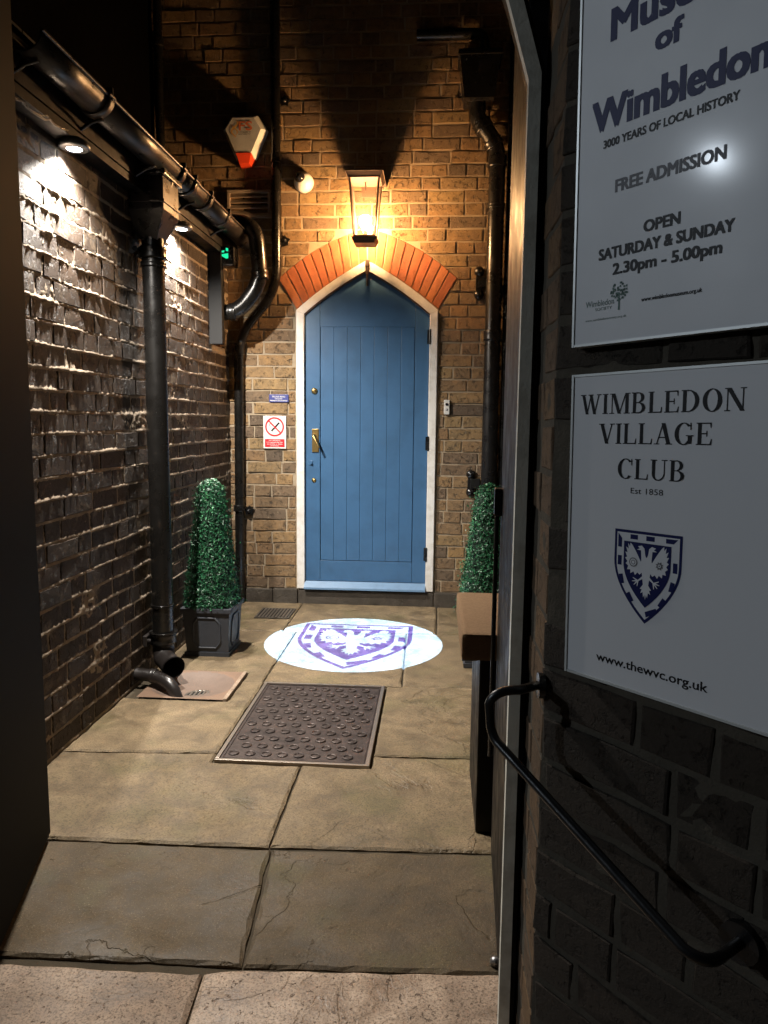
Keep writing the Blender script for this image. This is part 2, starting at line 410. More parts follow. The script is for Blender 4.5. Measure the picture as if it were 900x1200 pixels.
def mortar_sheet(root, u0, u1, z0, z1, res, M, hfun, hole=None, name='mortar'):
    nu = max(2, int((u1-u0)/res)+1); nz = max(2, int((z1-z0)/res)+1)
    vs = []; fs = []
    us = [u0+(u1-u0)*i/(nu-1) for i in range(nu)]; zs = [z0+(z1-z0)*i/(nz-1) for i in range(nz)]
    for z in zs:
        for u in us: vs.append((u, z, hfun(u, z)))
    for i in range(nz-1):
        for k in range(nu-1):
            if hole and hole((us[k]+us[k+1])/2, (zs[i]+zs[i+1])/2): continue
            a = i*nu+k; fs.append((a, a+1, a+nu+1, a+nu))
    me = bpy.data.meshes.new(name); me.from_pydata(vs, [], fs); me.materials.append(M)
    me.polygons.foreach_set('use_smooth', [True]*len(fs)); me.update()
    return link(name, me, root)
def frame(u, n):
    u = Vector(u).normalized(); n = Vector(n).normalized(); z = Vector((0, 0, 1))
    m = Matrix.Identity(3)
    for i, v in enumerate((u, z, n)):
        for k in range(3): m[k][i] = v[k]
    return m

# ---- far wall with the door
FY = 4.68
far = empty('brick_wall', (0, FY, 0), frame((1,0,0), (0,-1,0)), 'yellow stock brick wall at the far end around the blue door', 'brick wall')
# outline of the door opening and its red arch (far wall coordinates)
AX = -.448
def quad(a, b, bulge, n=9):
    a = Vector(a); b = Vector(b); d = b-a; nn = Vector((-d.y, d.x)).normalized()*bulge
    return [tuple(a.lerp(b, i/n) + nn*(4*(i/n)*(1-i/n))) for i in range(n+1)]
OUTL = quad((-.998, 2.050), (AX, 2.350), .040); INL = quad((-.888, 1.868), (AX, 2.158), .016)
def XL(z):
    if z <= 1.868: return -.890
    if z <= 2.050: return -.890 + (z-1.868)/.182*(-.998+.890)
    for a, b in zip(OUTL[:-1], OUTL[1:]):
        if a[1] <= z <= b[1]: return a[0]+(b[0]-a[0])*(z-a[1])/(b[1]-a[1])
    return AX
def XR(z): return 2*AX - XL(z)+.004
def cut_far(u0, u1, z0, z1):
    if z0 >= 2.350: return [[(u0,z0),(u1,z0),(u1,z1),(u0,z1)]]
    zz = [z0, (z0+z1)/2, z1]; out = []
    if max(XL(z) for z in zz)-.008 <= u0 and min(XR(z) for z in zz)+.008 >= u1: return []
    if u1 <= min(XL(z) for z in zz)-.008 or u0 >= max(XR(z) for z in zz)+.008:
        return [[(u0,z0),(u1,z0),(u1,z1),(u0,z1)]]
    r = [min(u1, XL(z)-.008) for z in zz]
    if min(r) > u0+.012: out.append([(u0,z0),(r[0],z0),(r[1],zz[1]),(r[2],z1),(u0,z1)])
    l = [max(u0, XR(z)+.008) for z in zz]
    if max(l) < u1-.012: out.append([(l[0],z0),(u1,z0),(u1,z1),(l[2],z1),(l[1],zz[1])])
    return out
make_wall(far, bond_rows(-1.80, .44, .098, 4.2, seed=3), M_BFAR, cut_far, proud=.0055, pj=.003, jit=.0022, rel=.0007, seed=4, skew=.006)
def h_far(u, z): return .0015*mnoise.noise(Vector((u*30, z*30, 3))) + .0012*mnoise.noise(Vector((u*90, z*90, 7)))
mortar_sheet(far, -1.80, .44, -.02, 4.2, .016, M_MFAR, h_far, lambda u, z: z < 2.10 and -.86 < u < -.04 and z < 1.86)
# red gauged arch over the door
NV = 10
def lerp2(L, t):
    t = max(0, min(.9999, t))*(len(L)-1); i = int(t); f = t-i
    return (L[i][0]*(1-f)+L[i+1][0]*f, L[i][1]*(1-f)+L[i+1][1]*f)
rg = random.Random(11)
for side in (0, 1):
    for k in range(NV):
        g_ = .0035/.6
        a, b = k/NV+g_, (k+1)/NV-g_
        P = [lerp2(INL, a), lerp2(INL, b), lerp2(OUTL, b), lerp2(OUTL, (a+b)/2), lerp2(OUTL, a)]
        if side: P = [(2*AX-x+.004, y) for x, y in P][::-1]
        c = (sum(p[0] for p in P)/5, sum(p[1] for p in P)/5)
        mb = MB(); brick_geo(mb, [(p[0]-c[0], p[1]-c[1]) for p in P], .02, .0012, .001, rng=rg, inset=.004)
        link('arch_brick', mb.mesh('arch_brick', M_BRED), far, (c[0], c[1], .008+rg.uniform(-.001, .0015)))
# rendered plinth blocks and step under the door
pl_ = MB()
for (a, b, z1, d) in [(-1.30,-1.05,.088,.018),(-1.045,-.885,.094,.03),(.0,.16,.092,.035),(.165,.42,.086,.02)]:
    pl_ = MB(); pl_.box((a, -.01, -.01), (b, z1, d), bev=.006); o = pl_.build('plinth_block', M_PLINTH, far)
pl_ = MB(); pl_.box((-.880,-.01,-.01), (-.005,.088,.022), bev=.004); pl_.build('door_step', M_PLINTH, far)

# ---- left wall
LX = -1.32
left = empty('brick_wall', (LX, 0, 0), frame((0,1,0), (1,0,0)), 'dark weathered brick side wall with ragged mortar under the black gutter', 'brick wall')
WIN = (4.28, 4.60, 1.615, 2.12)
def cut_left(u0, u1, z0, z1):
    a, b, c, d = WIN
    if z1 <= c or z0 >= d or u1 <= a or u0 >= b: return [[(u0,z0),(u1,z0),(u1,z1),(u0,z1)]]
    out = []
    if u0 < a-.02: out.append([(u0,z0),(a,z0),(a,z1),(u0,z1)])
    if u1 > b+.02: out.append([(b,z0),(u1,z0),(u1,z1),(b,z1)])
    return out
LROWS = bond_rows(1.35, FY-.004, .01, 2.12, seed=9)
make_wall(left, LROWS, M_BLEFT, cut_left, proud=.0005, pj=.0022, jit=.003, rel=.0006, seed=5, skew=.0018)
def h_left(u, z):
    fr_ = (z-.01) % .075
    d = abs(fr_-.070)            # distance from the middle of the bed joint (joint at .065-.075)
    zz = z + .006*mnoise.noise(Vector((u*5, z*4, 1)))
    fr2 = (zz-.01) % .075; d2 = min(abs(fr2-.070), abs(fr2+.005))
    big = mnoise.noise(Vector((u*3.3, round((z-.02)/.075)*1.7, 5)))
    ledge = math.exp(-(d2/.0065)**2)*max(0, .005+.0065*big+.004*mnoise.noise(Vector((u*28, z*9, 2))))
    patch = max(0, mnoise.noise(Vector((u*4.2, z*5.5, 9)))-.26)*.024*(0.6+mnoise.noise(Vector((u*38, z*50, 4))))
    return -.003 + ledge + patch + .003*mnoise.noise(Vector((u*60, z*60, 3)))+.0022*mnoise.noise(Vector((u*140, z*140, 8)))
mortar_sheet(left, 1.35, FY, -.02, 2.13, .0072, M_MLEFT, h_left, lambda u, z: WIN[0] < u < WIN[1] and WIN[2] < z < WIN[3])
wb = MB()   # window recess
a, b, c, d = WIN; D = -.16
wb.add([(a,c,0),(a,d,0),(a,d,D),(a,c,D)], [(0,1,2,3)]); wb.add([(b,c,0),(b,d,0),(b,d,D),(b,c,D)], [(3,2,1,0)])
wb.add([(a,c,0),(b,c,0),(b,c,D),(a,c,D)], [(3,2,1,0)]); wb.add([(a,d,0),(b,d,0),(b,d,D),(a,d,D)], [(0,1,2,3)])
wb.build('recess_lining', M_MFAR, left, fix=False)
wb = MB(); wb.box((a, c, D), (b, d, D+.03)); wb.build('interior_shade_panel', M_DARK, left)  # near-black panel painted in for the dark of the window interior
wb = MB(); wb.box((b-.035, c, D+.03), (b-.004, d, -.02), bev=.003); wb.box((b-.06, c, D+.032), (b-.04, d, -.045), bev=.003); wb.build('window_frame', M_WOOD, left)
wb = MB(); wb.box((a+.0, c, -.14), (a+.05, d+.02, .075), bev=.004); wb.build('window_casing', M_DARK, left)

# ---- right alley wall
RX = .43
right = empty('brick_wall', (RX, 0, 0), frame((0,-1,0), (-1,0,0)), 'plain brick side wall behind the right gate leaf', 'brick wall')
make_wall(right, bond_rows(-FY, -1.4, .01, 4.2, seed=21), M_BOUT, None, seed=6, limit=0)
mortar_sheet(right, -FY, -1.3, -.02, 4.2, .05, M_MOUT, h_far)

# ---- splayed outer wall carrying the signs
DR = Vector((.649, -.761, 0)).normalized(); DN = Vector((-.761, -.649, 0)).normalized()
P0 = Vector((.193, 1.073, 0))
P0W = P0 - DN*.020
outer = empty('brick_wall', P0W, frame(DR, DN), 'dark brick wall carrying the two white notice boards beside the gate', 'brick wall')
ROWS = bond_rows(-.052, 1.15, -.447+.0, 2.75, seed=31, j=.0115, h=.063)
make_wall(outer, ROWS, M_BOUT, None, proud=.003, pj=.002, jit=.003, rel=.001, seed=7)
mortar_sheet(outer, -.052, 1.15, -.6, 2.8, .014, M_MOUT, lambda u, z: .0025*mnoise.noise(Vector((u*25, z*25, 3)))+.0015*mnoise.noise(Vector((u*80, z*80, 3))))
AR = P0W + DR*(-.052)
reveal = empty('brick_wall', (AR.x, AR.y, 0), frame((0,-1,0), (-1,0,0)), 'narrow brick return between the outer wall corner and the cream gate frame', 'brick wall')
rr = []
z = -.447; rg2 = random.Random(3); k = 0
while z < 2.75:
    rr.append((z, z+.063, [(-.112, -.003)] if k % 2 else [(-.222, -.118), (-.107, -.003)])); z += .0745; k += 1
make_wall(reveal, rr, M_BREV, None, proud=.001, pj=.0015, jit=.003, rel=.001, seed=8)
mortar_sheet(reveal, -.23, -.001, -.6, 2.8, .012, M_MOUT, lambda u, z: -.001+.002*mnoise.noise(Vector((u*25, z*25, 3))))

# ---- left outer wall and the wall over the gate (beyond the frame, they keep the street light out)
ow = MB()
ow.box((-4.2, 1.20, -.5), (-1.02, 1.36, 4.2)); ow.box((-1.02, 1.20, 2.62), (.158, 1.36, 4.2))
o = ow.build('front_wall', M_BOUT); tag(o, 'plain brick street front left of and above the gate', 'brick wall')

# ---- upper building side wall and lean-to roof on the left, behind the gutter
ub = MB(); ub.box((-2.1, 1.38, 2.2), (-1.76, FY+.2, 6.0)); o = ub.build('upper_wall', M_BLACKRENDER); tag(o, 'near black upper wall above the lean to roof', 'wall')
rf = empty('lean_to_roof', (-1.3, 3, 2.2), None, 'dark slate lean to roof above the black gutter', 'roof')
for k in range(6):
    q = MB(); x0 = -1.225-.095*k; z0 = 2.30+.055*k
    for j in range(13):
        y0 = 1.5+j*.25+(k % 2)*.12-.02
        q = MB(); q.add([(x0-.0+1.3, y0-3, z0-2.2+.004), (x0+1.3, min(y0+.244, FY-.01)-3, z0-2.2+.004), (x0-.13+1.3, min(y0+.244, FY-.01)-3, z0-2.2+.071), (x0-.13+1.3, y0-3, z0-2.2+.071)] +
              [(x0+1.3, y0-3, z0-2.2-.004), (x0+1.3, min(y0+.244, FY-.01)-3, z0-2.2-.004), (x0-.13+1.3, min(y0+.244, FY-.01)-3, z0-2.2+.063), (x0-.13+1.3, y0-3, z0-2.2+.063)],
              [(0,1,2,3),(7,6,5,4),(0,4,5,1),(1,5,6,2),(2,6,7,3),(3,7,4,0)])
        q.build('slate', M_ROOF, rf)
q = MB(); q.box((-1.34+1.3, 1.45-3, 2.13-2.2), (-1.25+1.3, FY-.01-3, 2.16-2.2)); q.build('soffit_board', M_GATE, rf)
q = MB(); q.box((-1.27+1.3, 1.45-3, 2.165-2.2), (-1.248+1.3, FY-.01-3, 2.31-2.2)); q.build('fascia_board', M_GATE, rf)

# ------------------------------------------------------------------ ground
q = MB(); q.box((-60,-80,-.75), (60,90,-.60)); o = q.build('ground', M_BED); tag(o, kind='structure', label='ground under the alley and street')
pav = empty('pavement', (0,0,0)); tag(pav, kind='structure', label='alley floor of worn riven stone slabs')
q = MB()
for a_, b_ in [((LX,1.10),(RX,2.962)),((LX,2.9625),(-1.258,3.308)),((-.872,2.9625),(RX,3.308)),((LX,3.3085),(RX,FY))]: q.box((*a_,-.6), (*b_,-.010))
q.build('bedding', M_BED, pav)
rgs = random.Random(5)
def slab(poly, top=0.0, M=M_SLAB, th=.05, parent=pav, name='slab', gap=.0022, jit=.0025, sub=.035):
    # poly counter-clockwise
    n = len(poly); A = sum(poly[i][0]*poly[(i+1)%n][1]-poly[(i+1)%n][0]*poly[i][1] for i in range(n))
    if A < 0: poly = poly[::-1]
    P = []
    for i in range(n):
        a = Vector(poly[i]); b = Vector(poly[(i+1)%n]); L = (b-a).length; k = max(1, int(L/sub)); d = (b-a).normalized(); nn = Vector((-d.y, d.x))
        for j in range(k):
            t_ = j/k; p = a.lerp(b, t_) + nn*(gap + (abs(rgs.gauss(0, jit*.6)) if j else 0)+ jit*1.0*abs(mnoise.noise(Vector((a.x+t_*L*6, a.y*3, 1)))))
            if not j: # corner: bisect
                pr = (a-Vector(poly[i-1])).normalized(); p = a + (nn + Vector((-pr.y, pr.x)))*gap
            P.append(p)
    m_ = len(P); cx = sum(p.x for p in P)/m_; cy = sum(p.y for p in P)/m_
    vs = [(p.x, p.y, top-th) for p in P] + [(p.x, p.y, top-.005+rgs.uniform(-.002,.002)) for p in P]
    for i, p in enumerate(P):
        a, b = P[i-1], P[(i+1)%m_]; d = (b-a).normalized(); nn = Vector((-d.y, d.x)); r_ = .006+abs(rgs.gauss(0,.003))
        vs.append((p.x+nn.x*r_, p.y+nn.y*r_, top))
    fs = []
    for i in range(m_):
        j = (i+1)%m_; fs += [(i,j,m_+j,m_+i), (m_+i,m_+j,2*m_+j,2*m_+i)]
    fs.append([2*m_+i for i in range(m_)])
    mb = MB(); mb.add(vs, fs, 0, False); return mb.build(name, M, parent)
L_, R_ = LX+.0, RX
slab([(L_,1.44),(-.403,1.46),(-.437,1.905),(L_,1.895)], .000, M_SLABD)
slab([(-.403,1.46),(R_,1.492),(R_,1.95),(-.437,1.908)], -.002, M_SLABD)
slab([(L_,1.895),(-.447,1.910),(-.447,2.405),(-.762,2.405),(-.762,2.475),(L_,2.440)], .001)
slab([(-.447,1.915),(R_,1.95),(R_,2.53),(-.205,2.505),(-.205,2.415),(-.447,2.415)], -.001)
slab([(L_,2.440),(-.762,2.475),(-.762,3.195),(-.865,3.20),(-.865,2.955),(L_,2.955)], .002)
slab([(-.205,2.505),(R_,2.53),(R_,3.24),(-.205,3.20)], .000)
slab([(L_,3.315),(-.865,3.315),(-.865,3.20),(-.77,3.20),(-.77,4.02),(L_,4.00)], .001)
slab([(-.77,3.20),(-.135,3.205),(-.15,4.05),(-.77,4.02)], .000)
slab([(-.135,3.205),(R_,3.24),(R_,4.08),(-.15,4.05)], -.002)
slab([(L_,4.00),(-.85,4.015),(-.85,FY-.01),(L_,FY-.01)], .000)
slab([(-.85,4.015),(.02,4.058),(.02,FY-.02),(-.85,FY-.02)], .001)
slab([(.02,4.058),(R_,4.08),(R_,FY-.01),(.02,FY-.01)], -.001)
# threshold stones, then the steps down to the street
slab([(-1.3,1.12),(-.458,1.12),(-.482,1.434),(-1.3,1.424)], .001, M_SILL, .16, name='threshold_stone', jit=.0015)
slab([(-.458,1.12),(.17,1.12),(.17,1.485),(-.403,1.452),(-.482,1.434)], .002, M_SILL, .16, name='threshold_stone', jit=.0015)
for i, (y0, y1, zt) in enumerate([(.80,1.12,-.17),(.48,.80,-.34)]):
    slab([(-1.3,y0),(.52,y0),(.52,y1),(-1.3,y1)], zt, M_SILL, .17, name='stone_step', jit=.001)
for ix in range(-4, 3):
    for iy in range(-4, 1):
        slab([(ix*.62+.1,iy*.62-.14),(ix*.62+.72,iy*.62-.14),(ix*.62+.72,iy*.62+.48),(ix*.62+.1,iy*.62+.48)], -.45, M_SLAB, .1, name='paving_slab', jit=.001, sub=.1)

# ---- cast cover in the floor
mc = empty('inspection_cover', (-.483, 2.80, 0), None, 'rusty patterned metal inspection cover set in the stone slabs', 'manhole cover')
w, h = .268, .385
q = MB(); q.box((-w,-h,-.02),(w,h,.002)); q.build('cover_plate', M_RUST, mc)
q = MB()
for (a, b) in [((-w-.004,-h-.004),(w+.004,-h+.010)),((-w-.004,h-.010),(w+.004,h+.004)),((-w-.004,-h+.011),(-w+.010,h-.011)),((w-.010,-h+.011),(w+.004,h-.011))]:
    q.box((a[0],a[1],-.02),(b[0],b[1],.007), bev=.0015)
q.build('cover_frame', M_EDGE, mc)
q = MB(); q.box((-w+.016,-h+.016,-.01),(w-.016,-h+.021,.005)); q.box((-w+.016,h-.021,-.01),(w-.016,h-.016,.005)); q.box((-w+.016,-h+.022,-.01),(-w+.021,h-.022,.005)); q.box((w-.021,-h+.022,-.01),(w-.016,h-.022,.005)); q.build('rim_bead', M_RUST, mc)
stud = MB(); stud.lathe([(.0195,.0),(.0195,.0035),(.0165,.0050),(.0135,.0035),(.0125,.0012),(.0,.0016)], 10, smooth=False)
ms = stud.mesh('raised_ring', M_RUST)
for iy in range(11):
    for ix in range(8):
        x = -.205+ix*.0585+(iy%2)*.029-.014; y = -.325+iy*.065
        if abs(x) > .235: continue
        o = link('raised_ring', ms, mc, (x, y, .002)); o.rotation_euler = (0,0,rgs.uniform(0,.6)); o.scale = (1, 1.0, 1)
# ---- small drain grating by the far wall
dg = empty('drain_grating', (-.968, 4.375, 0), None, 'small slotted black drain grating in the floor near the no smoking notice', 'drain')
q = MB(); q.box((-.095,-.105,-.012),(.095,.105,.0035)); q.build('pit_shade_plate', M_DARK, dg)  # solid near-black plate stands in for the shade under the bars; no pit cut
q = MB()
for s_ in (-1, 1): q.box((s_*.105-.012 if s_>0 else -.105,-.115,-.01),(.105 if s_>0 else -.093,.115,.008), bev=.0015); 
for s_ in (-1, 1): q.box((-.092, s_*.108-.007, -.01),(.092, s_*.108+.007, .008), bev=.0015)
q.build('grating_frame', M_PLINTH, dg)
bar = MB(); bar.box((-.0055,-.10,.002),(.0055,.10,.0075)); mbar = bar.mesh('grating_bar', M_EDGE)
for i in range(9):
    link('grating_bar', mbar, dg, (-.08+i*.02, 0, 0))
# ---- gully basin
gu = empty('drain_gully', (-1.075, 3.135, 0), None, 'round dished gully basin with terracotta corners under the downpipe', 'drain')
q = MB(); N = 44; x0, x1, y0, y1 = -.185, .205, -.175, .175; vs = []; fs = []; mi = []
cxg, cyg = .045, -.052
for i in range(N+1):
    for j in range(N+1):
        x = x0+(x1-x0)*i/N; y = y0+(y1-y0)*j/N
        r_ = sqrt(((x-.006)/.188)**2+(y/.170)**2); z = .004
        if r_ < 1: z = .004-.036*(1-r_**2.0)
        vs.append((x, y, z))
for i in range(N):
    for j in range(N):
        a = i*(N+1)+j; fs.append((a, a+N+1, a+N+2, a+1))
        xm = x0+(x1-x0)*(i+.5)/N; ym = y0+(y1-y0)*(j+.5)/N
        mi.append(0 if ((xm-.006)/.188)**2+(ym/.170)**2 > .95 else 1)
me = bpy.data.meshes.new('basin'); me.from_pydata(vs, [], fs); me.materials.append(M_TERRA); me.materials.append(M_BOWL)
me.polygons.foreach_set('material_index', mi); me.polygons.foreach_set('use_smooth', [True]*len(fs)); me.update(); link('basin', me, gu)
q = MB(); q.box((.190,-.175,-.02),(.207,.175,.009), bev=.002); q.build('basin_kerb', M_SILL, gu)
q = MB(); q.lathe([(.062,.0),(.062,.010),(.052,.010),(.052,.0)], 28, loc=(cxg,cyg,-.036)); q.build('grate_ring', M_EDGE, gu)
q = MB(); q.lathe([(.052,.002),(.0,.002)], 24, loc=(cxg,cyg,-.030)); q.build('pit_shade_disc', M_DARK, gu)  # flat near-black disc, shade below the gully bars put in as colour
for i in range(5):
    xx = -.036+i*.018; hh = sqrt(.052**2-xx**2); q = MB(); q.box((cxg+xx-.0045,cyg-hh,-.029),(cxg+xx+.0045,cyg+hh,-.024)); q.build('grate_bar', M_EDGE, gu)

# ------------------------------------------------------------------ door
dr_ = empty('arched_door', (AX+.002, FY, .10), None, 'closed blue boarded pointed arch door in its white frame', 'door')
def dbuild(mb, name, M): return mb.build(name, M, dr_)
OX = lambda x: x-(AX+.002)
OZ = lambda z: z-.10
def dY(y): return y-FY
INL2 = quad((-.836, 1.838), (AX, 2.098), .014); OUT2 = quad((-.886, 1.858), (AX, 2.156), .016)
# frame posts and pointed head, front face 28 mm proud
def prismY(mb, pts, yf, yb):   # pts in (x,z) world, from front yf to back yb
    n = len(pts); mb.add([(OX(p[0]), dY(yf), OZ(p[1])) for p in pts]+[(OX(p[0]), dY(yb), OZ(p[1])) for p in pts],
        [list(range(n)), list(range(n,2*n))[::-1]]+[(i,n+i,n+(i+1)%n,(i+1)%n) for i in range(n)])
for s_ in (0, 1):
    mir = (lambda P: [(2*AX+.004-x, z) for x, z in P]) if s_ else (lambda P: P)
    q = MB(); prismY(q, mir([(-.886,.098),(-.836,.098),(-.836,1.838),(-.886,1.858)]), FY-.027, FY+.05)
    o = dbuild(q, 'frame_post', M_WHITE); bv = o.modifiers.new('b','BEVEL'); bv.width=.004; bv.segments=2
    q = MB()
    for i in range(9):
        prismY(q, mir([OUT2[i], INL2[i], INL2[i+1], OUT2[i+1]]), FY-.027, FY+.05)
    dbuild(q, 'frame_head', M_WHITE)
    q = MB()   # thin inner stop moulding
    for i in range(9):
        a0, a1 = INL2[i], INL2[i+1]
        prismY(q, mir([a0, (a0[0]+.003,a0[1]-.008), (a1[0]+.003,a1[1]-.008), a1]), FY-.020, FY+.03)
    dbuild(q, 'frame_bead', M_WOOD)
x0, x1 = -.834, 2*AX+.004+.834
def curvez(x):   # underside of the head
    xm = x if x <= AX else 2*AX-x
    for a, b in zip(INL2[:-1], INL2[1:]):
        if a[0] <= xm <= b[0]: return a[1]+(b[1]-a[1])*(xm-a[0])/(b[0]-a[0])-.003
    return INL2[0][1] if xm < -.8 else INL2[-1][1]-.003
lf = FY-.004
sL, sR = -.738, -.145+.0
def strip(xa, xb, za, topfun, yf, name, M=M_BLUE, bev=.0012, n=1):
    q = MB(); xs = [xa+(xb-xa)*i/n for i in range(n+1)]
    P = [(xa, za), (xb, za)] + [(x, topfun(x)) for x in xs[::-1]]
    prismY(q, P, yf, FY+.04); o = dbuild(q, name, M)
    b_ = o.modifiers.new('b','BEVEL'); b_.width = bev; b_.segments = 2; b_.limit_method='ANGLE'; return o
strip(x0, sL-.0015, .150, curvez, lf, 'stile', n=3)
strip(sR+.0015, x1, .150, curvez, lf, 'stile', n=3)
strip(sL, sR, .150, lambda x: .283, lf, 'bottom_rail')
strip(sL, sR, 1.7625, curvez, lf+.0028, 'head_panel', n=12, bev=.0006)
nb = 7
for k in range(nb):
    a = sL+.002+(sR-sL-.004)*k/nb; b = sL+.002+(sR-sL-.004)*(k+1)/nb
    strip(a+.0005, b-.0005, .286, lambda x: 1.762, lf+.0035, 'door_board', bev=.0018)
q = MB(); prismY(q, [(x0,.150),(x1,.150),(x1,1.83),(x0,1.83)], FY+.030, FY+.045); dbuild(q, 'door_core', M_BLUE)
# sloping weatherboard at the foot
q = MB(); a, b = OX(-.838), OX(x1+.002)
q.add([(a,-.048,.0),(b,-.048,.0),(b,-.048,.012),(a,-.048,.012),(a,-.012,.047),(b,-.012,.047),(a,.02,.047),(b,.02,.047),(a,.02,.0),(b,.02,.0)],
      [(0,1,2,3),(3,2,5,4),(4,5,7,6),(6,7,9,8),(8,9,1,0),(0,3,4,6,8),(1,9,7,5,2)])
dbuild(q, 'weatherboard', M_BLUED)
def fit(name, mb, M, x, z, y=lf): 
    o = mb.build(name, M, dr_); o.location = (OX(x), dY(y), OZ(z)); return o
q = MB(); q.lathe([(.0,.0),(.019,.0),(.019,.006),(.012,.012),(.0,.013)][::-1], 20, axis='y'); q.box((-.003,-.018,-.009),(.003,-.011,.009)); fit('lock_cylinder', q, M_BRASS, -.774, 1.366)
q = MB(); q.box((-.021,-.007,-.073),(.021,.001,.073), bev=.002); hp = fit('handle_plate', q, M_BRASS, -.768, 1.055)
q = MB(); q.tube([(-.008,-.006,.035),(-.008,-.04,.035),(-.004,-.046,.028),(.030,-.048,-.045)], [.008,.0085,.0085,.0075], 12); q.build('lever', M_BRASS, hp)
q = MB(); q.box((-.012,-.006,-.016),(.010,.001,.014), bev=.002); q.tube([(0,-.004,-.002),(0,-.014,-.002)], .007, 10); fit('latch_knob', q, M_BLUE, -.795, .915)
q = MB(); q.lathe([(.0,.0),(.014,.0),(.014,.004),(.0,.006)][::-1], 18, axis='y'); fit('keyhole_cover', q, M_BRASS, -.778, .802)
for z in (1.70, 1.045, .34):
    q = MB(); q.tube([(0,-.006,-.045),(0,-.006,.045)], .0065, 10)
    for k in range(3): q.tube([(0,-.006,-.03+k*.03),(0,-.006,-.027+k*.03)], .0078, 10)
    q.box((-.016,-.0025,-.043),(.0,.001,.043)); fit('hinge', q, M_IRON, x1+.004, z, FY-.020)

# small latch hanging at the apex of the frame
q = empty('door_head_latch', (-.441, FY-.03, 2.02), None, 'little metal latch hanging at the point of the door arch under the lantern', 'latch')
a = MB(); a.box((-.013,-.030,.095),(.013,.0,.135), bev=.003); a.build('latch_block', M_COPPER, q)
a = MB(); a.tube([(0,-.016,.10),(0,-.022,.05)], .010, 10); a.tube([(0,-.022,.055),(0,-.020,-.02)], .0075, 10); a.build('latch_bar', M_COPPER, q)

# ------------------------------------------------------------------ lantern above the door
LX0, LY0, LZ0 = -.440, FY-.205, 2.205
ln = empty('wall_lantern', (LX0, LY0, LZ0), None, 'lit tapered wall lantern with glass sides above the blue door', 'lantern')
def sq(mb, z0, z1, a, b, mi=0):
    mb.add([(-a,-a,z0),(a,-a,z0),(a,a,z0),(-a,a,z0),(-b,-b,z1),(b,-b,z1),(b,b,z1),(-b,b,z1)],
           [(3,2,1,0),(4,5,6,7),(0,1,5,4),(1,2,6,5),(2,3,7,6),(3,0,4,7)], mi)
q = MB(); sq(q,.0,.018,.060,.066); sq(q,.0185,.034,.070,.074); sq(q,.0345,.045,.066,.062); q.build('lantern_base', M_COPPER, ln)
zb, zt, wb_, wt = .045, .352, .060, .084
for sx in (-1,1):
    for sy in (-1,1):
        q = MB(); q.tube([(sx*wb_,sy*wb_,zb),(sx*wt,sy*wt,zt)], .0062, 4, smooth=False); q.build('corner_bar', M_COPPER, ln)
for k in range(4):
    an = k*pi/2; c_, s_ = cos(an), sin(an)
    R = lambda x,y,z: (x*c_-y*s_, x*s_+y*c_, z)
    q = MB(); q.add([R(-wb_+.006,-wb_,zb),R(wb_-.006,-wb_,zb),R(wt-.006,-wt,zt),R(-wt+.006,-wt,zt)], [(0,1,2,3)]); q.build('pane', M_GLASS, ln)
q = MB(); sq(q,zt,zt+.010,.092,.094); sq(q,zt+.0105,zt+.030,.096,.106); sq(q,zt+.0305,zt+.036,.109,.109); sq(q,zt+.0365,zt+.062,.100,.045); q.build('lantern_cap', M_COPPER, ln)
q = MB(); q.box((-.109,.1092,zt+.0315),(.109,.204,zt+.0355)); q.box((-.045,.194,zt-.03),(.045,.203,zt+.09), bev=.003); q.build('bracket_shadow_plate', M_COPPER, ln)  # wide plate added to cast the shadow above the lantern; small one mounts it
q = MB(); q.tube([(0,0,zb),(0,0,zb+.035)], .011, 14); q.build('lamp_holder', M_COPPER, ln)
q = MB(); q.tube([(0,0,zt),(0,0,zt-.05)], .004, 8); q.build('inner_rod', M_COPPER, ln)
prof = [(.0,-.045),(.012,-.044),(.018,-.035),(.030,-.012),(.036,.008),(.034,.024),(.022,.038),(.0,.043)]
q = MB(); q.lathe(prof, 20, loc=(0,0,.125)); q.build('bulb', M_BULB, ln)

# ------------------------------------------------------------------ fittings on the far wall
# alarm box
al = empty('alarm_box', (-1.187, FY-.008, 2.85), None, 'white bell alarm box with red lens high on the brick wall', 'alarm box')
def alp(k, y): return [( -.073*k, y, .135*k),(.073*k, y, .135*k),(.125*k, y, .06*k),(.055*k, y, -.095*k),(-.055*k, y, -.095*k),(-.125*k, y, .06*k)]
q = MB(); b_ = alp(1.08, 0); f_ = alp(.86, -.085); m1 = alp(1.08, -.03)
q.add(b_+m1+f_, [[5,4,3,2,1,0],[12,13,14,15,16,17]]+[(i,(i+1)%6,6+(i+1)%6,6+i) for i in range(6)]+[(6+i,6+(i+1)%6,12+(i+1)%6,12+i) for i in range(6)])
q.build('alarm_cover', M_PLASTIC, al)
q = MB(); q.add([(-.058,0,-.104),(.058,0,-.104),(.036,0,-.145),(-.036,0,-.145),(-.046,-.088,-.084),(.046,-.088,-.084),(.030,-.065,-.135),(-.030,-.065,-.135)], [(0,1,2,3),(4,5,6,7),(0,1,5,4),(1,2,6,5),(2,3,7,6),(3,0,4,7)])
q.build('strobe_lens', M_AMBER, al)

